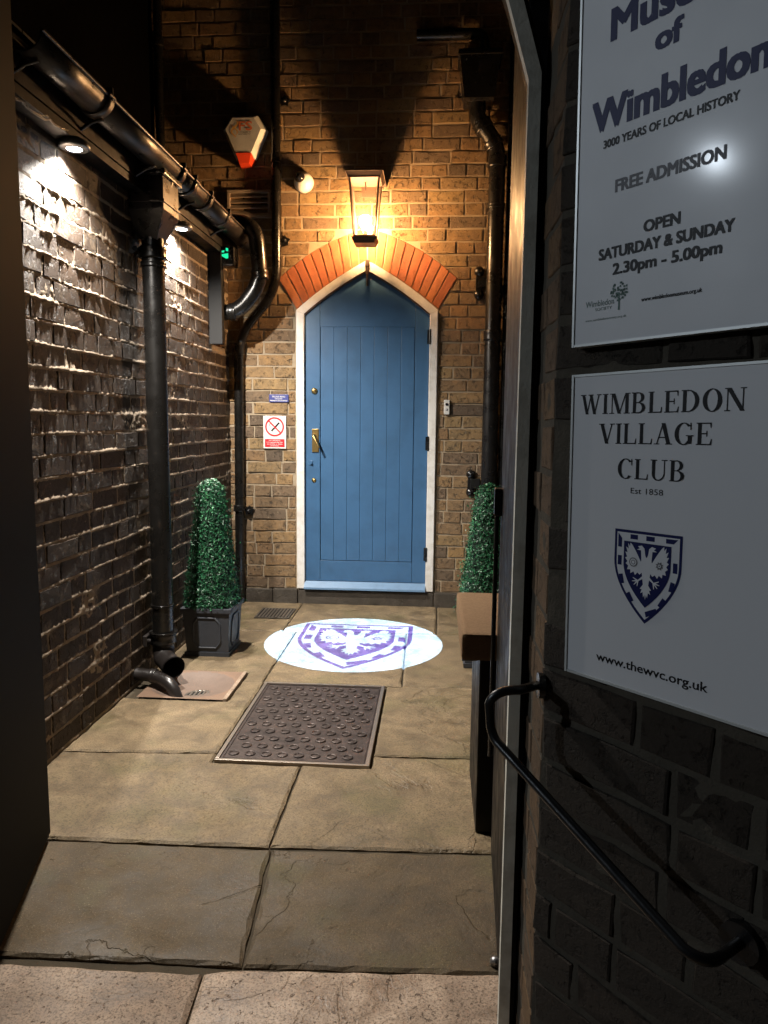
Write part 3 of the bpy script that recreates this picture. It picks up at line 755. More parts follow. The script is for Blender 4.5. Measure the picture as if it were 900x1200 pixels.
def text_mesh(s, M, x0, x1, y0, h=None, bold=0.0, shear=0.0, z=.0, name='lettering', parent=None, basis=None, spacing=1.0, fat=0.0):
    """flat lettering fitted between x0 and x1 on baseline y0 with cap height h"""
    cu = bpy.data.curves.new('t', 'FONT'); cu.body = s; cu.size = 1; cu.offset = bold; cu.shear = shear; cu.space_character = spacing
    cu.resolution_u = 3
    ob = bpy.data.objects.new('t', cu); COL.objects.link(ob)
    dg_ = bpy.context.evaluated_depsgraph_get(); me = bpy.data.meshes.new_from_object(ob.evaluated_get(dg_))
    bpy.data.objects.remove(ob); bpy.data.curves.remove(cu)
    xs = [v.co.x for v in me.vertices]; sx = (x1-x0)/(max(xs)-min(xs)); mn = min(xs)
    sy = (h/.7292) if h else sx
    for v in me.vertices:
        v.co = Vector(((v.co.x-mn)*sx+x0, v.co.y*sy+y0, z))
        if basis: v.co = Vector(basis(v.co.x, v.co.y, v.co.z))
    me.materials.clear(); me.materials.append(M); me.name = name
    if fat > 0:
        bm = bmesh.new()
        for k_, (a_, b_) in enumerate(((-1,-.6),(1,-.6),(-1,.6),(1,.6),(0,0))):
            n0 = len(bm.verts); bm.from_mesh(me); bm.verts.ensure_lookup_table()
            bmesh.ops.translate(bm, verts=bm.verts[n0:], vec=Vector((a_*fat, b_*fat, .00003*k_)))
        bm.to_mesh(me); bm.free()
    return link(name, me, parent)
bA = lambda x, y, z: (x, -.0860-z, y)
for (s, M, a, b, y, h) in [('FS', M_ORANGE, -.026, .056, .045, .052)]:
    text_mesh(s, M, a, b, y, h, bold=.02, parent=al, z=.001, basis=bA)
text_mesh('INSTALLED BY', M_INK, -.028, .050, .031, .007, parent=al, z=.001, basis=bA, bold=.01, name='small_lettering')
text_mesh('0208 088 0000'.replace('0208 088 0000','SECURITY'), M_INK, -.028, .046, .019, .007, parent=al, z=.001, basis=bA, bold=.01, name='small_lettering')
q = MB()
def ribbon(mb, pts, w, z, basis, mi=0):
    n = len(pts); L = []; R = []
    for i, p in enumerate(pts):
        a = Vector(pts[max(i-1,0)]); b = Vector(pts[min(i+1,n-1)]); d = (b-a).normalized(); ww = w if not callable(w) else w(i/(n-1))
        L.append((p[0]-d.y*ww/2, p[1]+d.x*ww/2)); R.append((p[0]+d.y*ww/2, p[1]-d.x*ww/2))
    for i in range(n-1):
        mb.add([basis(*L[i],z), basis(*R[i],z), basis(*R[i+1],z), basis(*L[i+1],z)], [(0,1,2,3)], mi)
sp = [(-.052+.020*sin(t_*2*pi*1.0+.6)*(1-.2*t_), .10-.095*t_) for t_ in [i/24 for i in range(25)]]
sp2 = [(x+.004, y-.008) if i % 1 == 0 else None for i, (x, y) in enumerate(sp)]
ribbon(q, sp, lambda t_: .004+.007*sin(pi*t_), .001, bA); ribbon(q, [(x*-1-.104, y-.004) for x, y in sp[5:21]], lambda t_: .003+.004*sin(pi*t_), .0014, bA)
q.build('emblem', M_GOLD, al, fix=False)

# dome camera
cm = empty('dome_camera', (-.835, FY-.008, 2.615), None, 'small white dome security camera with black eye left of the lantern', 'security camera')
q = MB(); q.lathe([(.0,.075),(.030,.072),(.052,.05),(.060,.02),(.060,.0),(.0,.0)], 26, axis='y'); q.build('camera_body', M_PLASTIC, cm)
q = MB(); q.lathe([(.0,.104),(.016,.100),(.027,.088),(.032,.068),(.031,.055)], 22, axis='y', loc=(-.014,0,.014)); q.build('camera_dome', M_BLACKGLASS, cm)
# vent
vt = empty('vent_grille', (-1.176, FY-.004, 2.495), None, 'louvred vent grille on the far wall under the alarm box', 'vent')
q = MB(); W2, H2 = .135, .082
for (a, b) in [((-W2,-H2),(W2,-H2+.018)),((-W2,H2-.018),(W2,H2)),((-W2,-H2+.0185),(-W2+.018,H2-.0185)),((W2-.018,-H2+.0185),(W2,H2-.0185))]:
    q.box((a[0],-.020,a[1]),(b[0],.004,b[1]), bev=.002)
q.build('vent_frame', M_SLAT, vt)
q = MB(); q.box((-W2+.01,.0,-H2+.01),(W2-.01,.003,H2-.01)); q.build('vent_back', M_DARK, vt)
for k in range(4):
    z = -.049+k*.033; q = MB(); q.add([(-W2+.018,-.004,z+.012),(W2-.018,-.004,z+.012),(W2-.018,-.019,z-.010),(-W2+.018,-.019,z-.010),(-W2+.018,0,z+.014),(W2-.018,0,z+.014),(W2-.018,-.015,z-.013),(-W2+.018,-.015,z-.013)],[(0,1,2,3),(7,6,5,4),(0,4,5,1),(3,2,6,7),(0,3,7,4),(1,5,6,2)]); q.build('louvre', M_SLAT, vt)
# doorbell
db = empty('doorbell', (.058, FY-.010, 1.272), None, 'small white doorbell button on the brick right of the door', 'doorbell')
q = MB(); q.box((-.017,-.018,-.045),(.017,.002,.045), bev=.004); q.build('bell_case', M_PLASTIC, db)
q = MB(); q.lathe([(.0,.024),(.008,.023),(.009,.018)], 16, axis='y', loc=(0,0,.018)); q.build('bell_lens', M_BLACKGLASS, db)
q = MB(); q.lathe([(.0,.021),(.007,.020),(.008,.018)], 16, axis='y', loc=(0,0,-.015)); q.build('bell_button', M_STEEL, db)
# blue plate
bp = empty('name_plate', (-1.0, FY-.010, 1.318), None, 'tiny blue plate with pale lettering above the no smoking sign', 'sign')
q = MB(); q.box((-.062,-.004,-.024),(.062,.002,.024), bev=.001); q.build('plate', M_BPLATE, bp)
bB = lambda x, y, z: (x, -.0045-z, y)
text_mesh('PLEASE RING', M_PLASTIC, -.04, .04, .006, .010, parent=bp, basis=bB, bold=.01, z=.0004)
text_mesh('FOR ENTRY', M_PLASTIC, -.025, .025, -.006, .008, parent=bp, basis=bB, bold=.01, z=.0004)
text_mesh('MEMBERS ENTRANCE', M_PLASTIC, -.055, .055, -.018, .008, parent=bp, basis=bB, bold=.01, z=.0004)
# no smoking sign
ns = empty('no_smoking_sign', (-1.028, FY-.010, 1.105), None, 'white no smoking notice with red ring and red text panel left of the door', 'sign')
q = MB(); q.box((-.073,-.004,-.103),(.073,.002,.103), bev=.001); q.build('notice_board', M_PLASTIC, ns)
q = MB()
def ring(mb, cx, cy, r0, r1, z, basis, n=36, a0=0, a1=2*pi, mi=0):
    for i in range(n):
        a = a0+(a1-a0)*i/n; b = a0+(a1-a0)*(i+1)/n
        mb.add([basis(cx+r0*cos(a),cy+r0*sin(a),z),basis(cx+r1*cos(a),cy+r1*sin(a),z),basis(cx+r1*cos(b),cy+r1*sin(b),z),basis(cx+r0*cos(b),cy+r0*sin(b),z)],[(0,1,2,3)],mi)
ring(q, 0, .034, .051, .061, .0006, bB)
ribbon(q, [(-.038,.072),(.038,-.004)], .009, .0012, bB)
q.add([bB(-.063,-.094,.0006),bB(.063,-.094,.0006),bB(.063,-.044,.0006),bB(-.063,-.044,.0006)],[(0,1,2,3)]); q.build('prohibition_ring', M_RED, ns, fix=False)
q = MB(); ribbon(q, [(-.020,.008),(.030,.060)], .010, .0009, bB); ribbon(q, [(-.026,.034),(-.034,.045),(-.028,.056)], .003, .0009, bB); q.build('cigarette', M_INK, ns, fix=False)
for s, y, hw in (('NO SMOKING', -.056, .036), ('It is against the law', -.067, .052), ('to smoke in these', -.078, .05), ('premises', -.089, .026)):
    text_mesh(s, M_PLASTIC, -hw, hw, y, .0075, parent=ns, basis=bB, bold=.015, z=.0010)

# rosette clamps and pipe clamps on the far wall
def rosette(x, z, label, s_=1.0):
    r = empty('wall_clamp', (x, FY-.008, z), None, label, 'pipe clamp', 'iron wall clamps')
    q = MB(); P = [((.034 if i%2==0 else .022)*s_*cos(i*pi/5+.3),(.034 if i%2==0 else .022)*s_*sin(i*pi/5+.3)) for i in range(10)]
    q.prism(P, 0, .014, f=lambda u,v,w:(u,-w,v)); q.build('clamp_plate', M_IRON, r)
    q = MB(); q.lathe([(.0,.034),(.010,.032),(.013,.014)], 12, axis='y'); q.build('clamp_bolt', M_IRON, r)
rosette(-.955, 2.276, 'black star shaped iron clamp beside the pipe above the left end of the red arch')
rosette(-.950, 3.085, 'black star shaped iron clamp high up to the right of the alarm box')
rosette(-1.197, .60, 'black iron clamp low on the corner pipe near the left topiary')
def cramp(x, z, h, label):
    r = empty('pipe_bracket', (x, FY-.008, z), None, label, 'pipe bracket')
    q = MB(); q.box((-.016,-.022,-h*.62),(.016,.002,h*.62), bev=.004)
    for s_ in (-1,1): q.lathe([(.0,.030),(.020,.026),(.030,.012),(.030,.0)], 14, axis='y', loc=(.004,0,s_*h*.8))
    q.box((.0,-.034,-.03),(.06,-.008,.03), bev=.004); q.build('bracket_plate', M_IRON, r)
cramp(.235, 2.02, .085, 'black iron pipe bracket to the right of the red brick arch')
cramp(.215, .80, .07, 'black iron pipe bracket above the right hand topiary')

# ------------------------------------------------------------------ pipes
def arc(c, a, b, n=8):   # fillet through corner c from a to b
    a, b, c = Vector(a), Vector(b), Vector(c)
    return [(a*(1-t_)**2 + c*2*t_*(1-t_) + b*t_*t_) for t_ in [i/n for i in range(n+1)]]
def pipe(name, pts, r, label, cat='pipe', M=M_PVC, collars=(), fil=.06, n=20, part='pipe_run'):
    root = empty(name, pts[0], None, label, cat); o0 = Vector(pts[0]); P = [Vector(p) for p in pts]
    path = [P[0]]
    for i in range(1, len(P)-1):
        d0 = (P[i-1]-P[i]); d1 = (P[i+1]-P[i]); f = min(fil, d0.length*.45, d1.length*.45)
        path += arc(P[i], P[i]+d0.normalized()*f, P[i]+d1.normalized()*f)
    path.append(P[-1])
    q = MB(); q.tube([p-o0 for p in path], r, n); q.build(part, M, root)
    for (c, d, L, rr_) in collars:
        c = Vector(c)-o0; d = Vector(d).normalized()
        q = MB(); q.tube([c-d*L/2, c-d*L/2*.9, c-d*L*.25, c+d*L*.25, c+d*L/2*.9, c+d*L/2], [rr_*1.0, rr_*1.05, rr_, rr_, rr_*1.05, rr_], n); q.build('collar', M, root)
    return root
Zv = (0,0,1)
pipe('soil_pipe', [(-1.002,FY-.037,4.2),(-1.002,FY-.037,1.98),(-1.243,FY-.050,1.70),(-1.256,FY-.050,.0)], .029,
     'tall slim black pipe that kinks into the left corner beside the door', collars=[((-1.002,FY-.037,2.75),Zv,.05,.034),((-1.246,FY-.050,1.62),Zv,.07,.036),((-1.254,FY-.050,.62),Zv,.04,.035)], fil=.14)
pipe('waste_pipe', [(-1.33,4.40,2.318),(-1.075,4.40,2.318),(-1.045,4.40,1.98),(-1.18,4.40,1.812),(-1.35,4.40,1.806)], .046,
     'fat black waste pipe looping out of the side wall and back', collars=[((-1.05,4.40,2.02),(-.09,0,1),.05,.050),((-1.21,4.40,1.811),(1,0,.03),.035,.050)], fil=.15)
pipe('upper_pipe', [(-1.71,FY-.045,5.0),(-1.71,FY-.045,2.7)], .026, 'thin black vertical pipe at the top left of the far wall', collars=[((-1.71,FY-.045,3.42),Zv,.05,.034)])
dpr = pipe('downpipe', [(.20,FY-.08,3.02),(.20,FY-.08,2.95),(.325,FY-.075,2.78),(.325,FY-.075,.0)], .048,
     'shiny black cast iron downpipe right of the door', M=M_IRON, collars=[((.235,FY-.08,2.90),(-.6,0,1),.05,.056),((.30,FY-.078,2.80),(-.6,0,1),.04,.056),((.325,FY-.075,2.70),Zv,.06,.055),((.325,FY-.075,2.45),Zv,.03,.053),((.325,FY-.075,1.7),Zv,.06,.054),((.325,FY-.075,.75),Zv,.06,.054)], fil=.07)
q = MB(); q.add([( .12,-.17,.0),(.29,-.17,.0),(.29,-.0,.0),(.12,-.0,.0),(.09,-.19,.22),(.32,-.19,.22),(.32,0,.22),(.09,0,.22)],[(3,2,1,0),(4,5,6,7),(0,1,5,4),(1,2,6,5),(2,3,7,6),(3,0,4,7)])
q.box((.08,-.20,.22),(.33,.0,.25), bev=.005)
o = q.build('hopper_head', M_IRON, dpr); o.location = Vector((0,FY-.01,3.02))-Vector((.20,FY-.08,3.02))
pipe('overflow_pipe', [(-.16,FY-.05,3.42),(.23,FY-.05,3.42),(.23,FY-.05,3.26)], .030, 'black horizontal pipe leading to the hopper high at the top right', M=M_IRON, fil=.05)
q = MB(); q.tube([(.405,FY-.05,4.2),(.405,FY-.05,0)], .022, 12); o = q.build('cable_conduit', M_IRON); tag(o, 'thin dark conduit in the right corner behind the shiny downpipe', 'conduit')

# main downpipe on the left with hopper and shoe
DX, DY = -1.250, 3.262
dp = pipe('downpipe', [(DX,DY,1.96),(DX,DY,.14)], .0475, 'broad black downpipe in front of the weathered side wall', M=M_PVC,
     collars=[((DX,DY,1.90),Zv,.05,.057),((DX,DY,1.85),Zv,.02,.054),((DX,DY,.33),Zv,.012,.051),((DX,DY,.175),Zv,.05,.058),((DX,DY,.20),Zv,.012,.062)])
def dchild(mb, name, M): 
    o = mb.build(name, M, dp); o.location = -Vector((DX,DY,1.96)); return o
q = MB(); x0, x1, y0, y1 = -1.315, -1.165, 3.17, 3.36
q.add([(x0+.01,y0+.05,1.95),(x1-.05,y0+.05,1.95),(x1-.05,y1-.05,1.95),(x0+.01,y1-.05,1.95),(x0,y0,2.06),(x1,y0,2.06),(x1,y1,2.06),(x0,y1,2.06)],[(3,2,1,0),(0,1,5,4),(1,2,6,5),(2,3,7,6),(3,0,4,7),(4,5,6,7)])
q.box((x0,y0,2.0605),(x1,y1,2.20), bev=.004); q.box((x0-.003,y0-.014,2.2005),(x1+.014,y1+.014,2.222), bev=.004); q.box((x0-.002,y0-.006,2.09),(x1+.006,y1+.006,2.102), bev=.002); dchild(q, 'hopper_head', M_IRON)
q = MB(); q.tube([(DX-.06,DY,.175),(DX+.0,DY,.175)], .016, 10); q.box((LX,DY-.075,.15),(LX+.02,DY+.075,.20), bev=.004); q.tube([(LX+.02,DY-.06,.175),(LX+.036,DY-.06,.175)], .011, 8); dchild(q, 'pipe_lug', M_GUT)
q = MB(); q.tube([(LX,DY,1.905),(DX-.05,DY,1.905)], .010, 8); q.tube([(LX+.02,DY-.075,1.905),(LX+.02,DY+.075,1.905)], .012, 8); dchild(q, 'pipe_ear', M_IRON)
# flared shoe that throws water to the gully
q = MB(); q.tube([(DX,DY,.16),(DX,DY,.115),(DX+.015,DY-.03,.085),(DX+.055,DY-.075,.075),(DX+.085,DY-.11,.070)], [.050,.050,.049,.046,.053], 20, cap=False)
q.tube([(DX+.085,DY-.11,.070),(DX+.04,DY-.06,.08),(DX+.01,DY-.03,.09)], [.049,.042,.040], 20, cap=False); dchild(q, 'pipe_shoe', M_GUT)
gp = pipe('gully_pipe', [(-1.33,3.10,.055),(-1.215,3.09,.050),(-1.135,3.045,.030),(-1.105,3.03,-.035)], .027, 'stubby elbow pipe coming out of the wall base into the round gully', M=M_GUT, collars=[((-1.235,3.093,.051),(1,-.05,-.05),.025,.031)], fil=.045)

# gutter
GX, GZ, GR = -1.188, 2.270, .056
gt = empty('gutter', (GX, 3.4, GZ), None, 'long black half round gutter running above the weathered side wall', 'gutter')
def halfpipe(y0, y1, r, th=.005, n=16, z=0, x=0):
    q = MB(); vs = []
    for y in (y0, y1):
        for rr_ in (r, r-th):
            for k in range(n+1):
                a = pi+pi*k/n; vs.append((x+rr_*cos(a), y, z+rr_*sin(a)))
    m_ = n+1; fs = []
    for k in range(n):
        fs += [(k,k+1,2*m_+k+1,2*m_+k),(m_+k,3*m_+k,3*m_+k+1,m_+k+1),(k,m_+k,m_+k+1,k+1),(2*m_+k,2*m_+k+1,3*m_+k+1,3*m_+k)]
    fs += [(0,2*m_,3*m_,m_),(n,m_+n,3*m_+n,2*m_+n)]
    q.add(vs, fs, 0, True); q.tube([(x+r,y0,z+.002),(x+r,y1,z+.002)], .0065, 8); q.tube([(x-r,y0,z+.002),(x-r,y1,z+.002)], .005, 6); return q
for (a, b) in [(2.16,2.60),(2.605,3.34),(3.345,3.74),(3.745,4.62)]:
    q = halfpipe(a-3.4, b-3.4, GR); q.build('gutter_length', M_GUT, gt)
for y in (2.60, 3.34, 3.50, 3.74, 4.05):
    q = halfpipe(y-.022-3.4, y+.022-3.4, GR+.007); q.build('gutter_union', M_GUT, gt)
    q = MB(); q.box((GR-.01, y-.006-3.4, -.01),(GR+.012, y+.006-3.4, .03), bev=.002); q.build('gutter_clip', M_IRON, gt)
for y in (2.20, 2.62, 3.1, 3.6, 4.1, 4.5):
    q = MB(); q.tube([(-.07,y-3.4,-.10),(-.02,y-3.4,-.072),(.02,y-3.4,-.062)], .006, 8); q.build('gutter_bracket', M_IRON, gt)
q = MB(); q.tube([(GX-0.0,3.28,2.22),(GX-.02,3.275,2.15)], .034, 14); o = q.build('gutter_outlet', M_IRON); o.parent = gt; o.location = -Vector((GX,3.4,GZ))
# loose cable to the first lamp
cab = [(-1.262,1.60,2.115)]
q = MB(); pts = []
for i in range(21):
    t_ = i/20; y = 1.9+.66*t_; pts.append((-1.255+.02*sin(t_*pi), y, 2.145-.045*sin(pi*t_)+(.01 if i%5==0 else 0)))
q.tube(pts, .0035, 6); q.tube([(p[0]-.008,p[1],p[2]+.008+.004*sin(i)) for i,p in enumerate(pts)], .0028, 6)
o = q.build('power_cable', M_IRON); tag(o, 'thin loose cable drooping under the gutter to the first wall lamp', 'cable')

# ------------------------------------------------------------------ LED wall lamps
def wall_lamp(y, label, cone, power, tilt):
    r = empty('wall_lamp', (-1.264, y, 2.112), None, label, 'wall lamp', 'LED lamps under the gutter')
    q = MB(); q.lathe([(.0,.030),(.022,.029),(.045,.018),(.052,.004),(.052,-.004),(.046,-.008),(.040,-.008)], 24); q.build('lamp_housing', M_STEEL, r)
    q = MB(); q.lathe([(.040,-.0078),(.026,-.0085)], 24); q.build('lamp_rim', M_STEEL, r, fix=False); q = MB(); q.lathe([(.026,-.0085),(.0,-.010)], 24); q.build('lamp_lens', M_LED, r, fix=False)
    q = MB(); q.tube([(-.055,0,.022),(0,0,.022)], .007, 8); q.build('lamp_arm', M_IRON, r)
    ld = bpy.data.lights.new('led', 'SPOT'); ld.energy = P_WALL*power; ld.color = (1,.93,.84); ld.spot_size = radians(cone); ld.spot_blend = 1.0; ld.shadow_soft_size = .012
    lo = bpy.data.objects.new('led', ld); COL.objects.link(lo); lo.parent = r; lo.location = (-.020,0,-.020); lo.rotation_euler = (radians(tilt), radians(-11), 0)
wall_lamp(2.60, 'bright white wall lamp under the gutter, the nearer one left of the broad downpipe', 140, .80, 3)
wall_lamp(3.68, 'bright white wall lamp under the gutter, the farther one right of the broad downpipe', 142, .66, 12)
# green indicator
gi = empty('green_lamp', (-1.225, 4.30, 2.115), None, 'small glowing green lamp behind the looped waste pipe', 'lamp')
q = MB(); q.box((-.085,-.0,-.06),(.05,.09,.05), bev=.01); q.build('lamp_case', M_IRON, gi)
q = MB(); q.add([(-.035,-.002,.002),(.018,-.002,.010),(.018,-.002,-.018),(.004,-.002,-.020)],[(0,1,2,3)]); q.add([(-.03,-.002,.022),(-.004,-.002,.026),(-.006,-.002,.014),(-.03,-.002,.014)],[(0,1,2,3)]); q.add([(.004,-.002,.040),(.018,-.002,.036),(.018,-.002,.020),(.004,-.002,.022)],[(0,1,2,3)])
q.build('green_lens', M_GREENLED, gi)

# ------------------------------------------------------------------ planters and topiary
def planter(cx, cy, label):
    r = empty('planter', (cx, cy, 0), None, label, 'planter', 'square planters with box topiary')
    q = MB(); sq(q,.0,.022,.112,.114); sq(q,.0225,.225,.106,.118); q.build('tub', M_PLAN, r)
    q = MB()
    for s_ in (-1,1):
        q.box((-.130,s_*.121-.009,.2255),(.130,s_*.121+.009,.250), bev=.004); q.box((s_*.121-.009,-.1115,.2257),(s_*.121+.009,.1115,.2498), bev=.003)
    q.build('tub_rim', M_PLAN, r)
    q = MB(); q.box((-.112,-.112,.2),(.112,.112,.232)); q.build('soil', M_BED, r)
    for k in range(4):
        an = k*pi/2; ca, sa = cos(an), sin(an); pts = []
        oc = [(-.07,.10),(-.045,.065)][:0] + [(-.045,.045),(.045,.045),(.068,.075),(.068,.170),(.045,.200),(-.045,.200),(-.068,.170),(-.068,.075),(-.045,.045),(.045,.045)]
        for (x, z) in oc:
            y = -(.107+.012*(z/.225)) ; pts.append((x*ca-y*sa, x*sa+y*ca, z))
        q = MB(); q.tube(pts, .0055, 6, cap=False); q.build('panel_moulding', M_PLAN, r)
    return r
def topiary(cx, cy, label, seed, zb_=.25, zt_=.885, rb=.135, rt=.052, n=9500):
    rg_ = random.Random(seed); r = empty('topiary', (cx, cy, zb_-.02), None, label, 'topiary', 'clipped box topiary')
    H = zt_-zb_
    def rad(t_):
        rr_ = rb+(rt-rb)*t_
        if t_ > .90: rr_ *= sqrt(max(0, 1-((t_-.90)/.10)**2))
        return rr_
    q = MB(); q.lathe([(rad(i/30)*.90+.0005, .02+H*.985*i/30) for i in range(31)], 20); q.build('crown_core', M_LCORE, r)
    q = MB(); q.tube([(0,0,-.02),(0,0,.06)], .012, 8); q.build('trunk', M_WOOD, r)
    q = MB(); cnt = 0
    while cnt < n:
        t_ = rg_.random(); R = rad(t_)
        if t_ < .95 and rg_.random() > (R+.03)/(rb+.03): continue
        if t_ > .90: t_ = .90+.10*rg_.random(); R = rad(t_)*sqrt(rg_.random()) if rg_.random() < .5 else rad(t_)
        a = rg_.uniform(0, 2*pi)
        Rs = R*(1+.045*mnoise.noise(Vector((cos(a)*2.5, sin(a)*2.5, t_*7+seed))))+rg_.gauss(.0,.005)+(abs(rg_.gauss(0,.012)) if rg_.random() < .16 else 0)
        sqr = 1/max(abs(cos(a)), abs(sin(a)))**.28; Rs *= min(sqr, 1.10)
        c = Vector((Rs*cos(a), Rs*sin(a), .02+H*t_+rg_.gauss(0,.004)))
        nrm = Vector((cos(a), sin(a), .25+(2.5 if t_ > .95 else 0))) + Vector((rg_.gauss(0,.55), rg_.gauss(0,.55), rg_.gauss(0,.55))); nrm.normalize()
        u = nrm.orthogonal().normalized(); u.rotate(Matrix.Rotation(rg_.uniform(0,6.28), 3, nrm)); v = nrm.cross(u)
        L = rg_.uniform(.0035,.0095); w_ = L*.48; q.cur = rg_.random()
        b0 = c-u*L; tip = c+u*L+nrm*.001
        q.add([b0, c-v*w_+nrm*.002, tip, c+v*w_+nrm*.002], [(0,1,2),(0,2,3)]); cnt += 1
    o = q.build('foliage', M_LEAF, r, fix=False); o['kind'] = 'stuff'
planter(-1.130, 3.640, 'dark grey square planter with moulded panels on the floor by the side wall')
topiary(-1.130, 3.640, 'tapered green box topiary in the grey planter by the side wall', 3)
planter(.262, 3.60, 'dark square planter half hidden behind the brown topped pedestal')
topiary(.258, 3.60, 'tapered green box topiary rising behind the brown topped pedestal', 4)

# ------------------------------------------------------------------ pedestal with rough brown top
pd = empty('pedestal', (.25, 2.22, 0), None, 'tall black pedestal with rough brown fibre top at the right', 'pedestal')
q = MB(); q.box((-.117,-.185,.0),(.170,.20,.535), bev=.006); q.build('pedestal_body', M_GATE, pd)
q = MB(); q.box((-.172,-.235,.532),(.175,.27,.610), bev=.012); o = q.build('pedestal_top', M_COIR, pd)
q = MB(); q.box((-.168,-.205,.523),(-.125,.24,.5315)); q.build('top_batten', M_STEEL, pd)

# ------------------------------------------------------------------ gate: frame and two leaves
gf = empty('gateway', (.145, 1.33, 0), None, 'cream painted pointed gate frame standing at the right edge of the opening', 'gateway')
def gate_curve(k=0.0, n=14):   # opening outline in x,z from right springing to apex, offset k inwards
    A = Vector((.140-k, 1.745)); B = Vector((-.385, 2.56-k*1.2)); out = []
    for i in range(n+1):
        t_ = i/n; p = A.lerp(B, t_); out.append((p.x-0, p.y+.27*sin(pi*t_)**.9*(1-.3*t_)))
    return out
def gate_member(q, xin, xout, y0, y1, z0):
    P1 = [(xin, z0)]+[(x+(xin-.140), z) for x, z in gate_curve()]; P2 = [(xout, z0)]+[(x+(xout-.140), z+(xout-xin)*.6) for x, z in gate_curve()]
    for i in range(len(P1)-1):
        a, b, c, d = P1[i], P2[i], P2[i+1], P1[i+1]
        q.add([(a[0]-.145,y0-1.33,a[1]),(b[0]-.145,y0-1.33,b[1]),(c[0]-.145,y0-1.33,c[1]),(d[0]-.145,y0-1.33,d[1]),(a[0]-.145,y1-1.33,a[1]),(b[0]-.145,y1-1.33,b[1]),(c[0]-.145,y1-1.33,c[1]),(d[0]-.145,y1-1.33,d[1])],
              [(0,1,2,3),(7,6,5,4),(0,4,5,1),(1,5,6,2),(2,6,7,3),(3,7,4,0)])
q = MB(); gate_member(q, .1395, .160, 1.305, 1.325, .003); o = q.build('frame_moulding', M_FRAME, gf)
q = MB(); gate_member(q, .1455, .171, 1.3255, 1.372, .003); q.build('frame_post', M_GATE, gf)
M_GATEM = mat('matt_black_board', (.003,.0027,.0025), .7, spec=.12)
def leaf(h0, h1, flip, label, M=None):
    """h0 hinge foot, h1 meeting stile foot (x,y)"""
    h0 = Vector((*h0,0)); h1 = Vector((*h1,0)); d = (h1-h0).normalized(); Lh = (h1-h0).length
    nrm = Vector((-d.y, d.x, 0))*(1 if flip else -1)    # towards the alley centre
    m_ = Matrix.Identity(3)
    for i, v in enumerate((d, nrm, Vector((0,0,1)))):
        for k in range(3): m_[k][i] = v[k]
    r = empty('gate_leaf', h0, m_, label, 'gate leaf', 'double gate leaves')
    top = lambda t_: 1.74+.80*t_+.27*sin(pi*t_)**.9*(1-.3*t_)
    nbd = 1
    for k in range(nbd):
        a, b = Lh*k/nbd+.0015, Lh*(k+1)/nbd-.0015
        q = MB(); P = [(a,.012),(b,.012),(b,top(b/Lh)),((a+b)/2,top((a+b)/2/Lh)),(a,top(a/Lh))]
        q.prism(P, -.038, 0, f=lambda u,v,w:(u,w,v)); o = q.build('gate_board', M or M_GATE, r); bv = o.modifiers.new('b','BEVEL'); bv.width=.003; bv.segments=1
    return r, Lh
lr, Lr = leaf((.150,1.385),(.172,1.95), True, 'black boarded gate leaf folded back at the right, seen almost edge on')
q = MB(); q.tube([(Lr-.05,.012,.30),(Lr-.05,.012,.98)], .006, 8); q.box((Lr-.075,.0,.95),(Lr-.03,.02,1.02), bev=.003); q.build('drop_bolt', M_IRON, lr)
ll_, Ll = leaf((-.925,1.365),(-1.077,1.911), False, 'black boarded gate leaf folded back at the left edge', M_GATEM)
st = MB(); st.lathe([(.0,.0),(.011,.0),(.011,.010),(.006,.016),(.0,.017)], 14); o = st.build('floor_stud', M_STEEL, None, (.150,1.512,.0)); tag(o, 'small metal stud in the floor by the foot of the right gate leaf', 'door stop')

# handrail on the outer wall
hr = empty('handrail', (.12, 1.06, .8), None, 'curved black iron handrail sloping down the wall below the notice boards', 'handrail')
H0 = Vector((.12,1.06,.8))
hp_ = [Vector(p) for p in [(.163,1.125,.782),(.130,1.075,.792),(.092,1.066,.795),(.086,1.072,.770),(.089,1.072,.735),(.103,1.055,.712),(.300,.824,.577)]]
endp = Vector((.320,.801,.572))
path = [hp_[0]]+arc(hp_[2], hp_[1], hp_[3], 8)+[hp_[4]]+arc(hp_[5]-Vector((.010,-.012,-.004)), hp_[4], hp_[5], 4)[1:]+[hp_[6]]
EW = P0W + DR*.280 + Vector((0,0,.556))
path += arc(endp, hp_[6], endp.lerp(EW, .35), 6)[1:]+[EW]
q = MB(); q.tube([p-H0 for p in path], .0072, 14); q.build('rail', M_IRON, hr)
e = EW
q = MB(); q.tube([e+DN*.012-H0, e-DN*.002-H0], .026, 18); q.build('rail_rose', M_IRON, hr)
e2 = Vector((AR.x-.002,1.125,.782)); q = MB(); q.tube([e2-Vector((.008,0,0))-H0, e2+Vector((.002,0,0))-H0], .020, 16); q.build('rail_rose', M_IRON, hr)

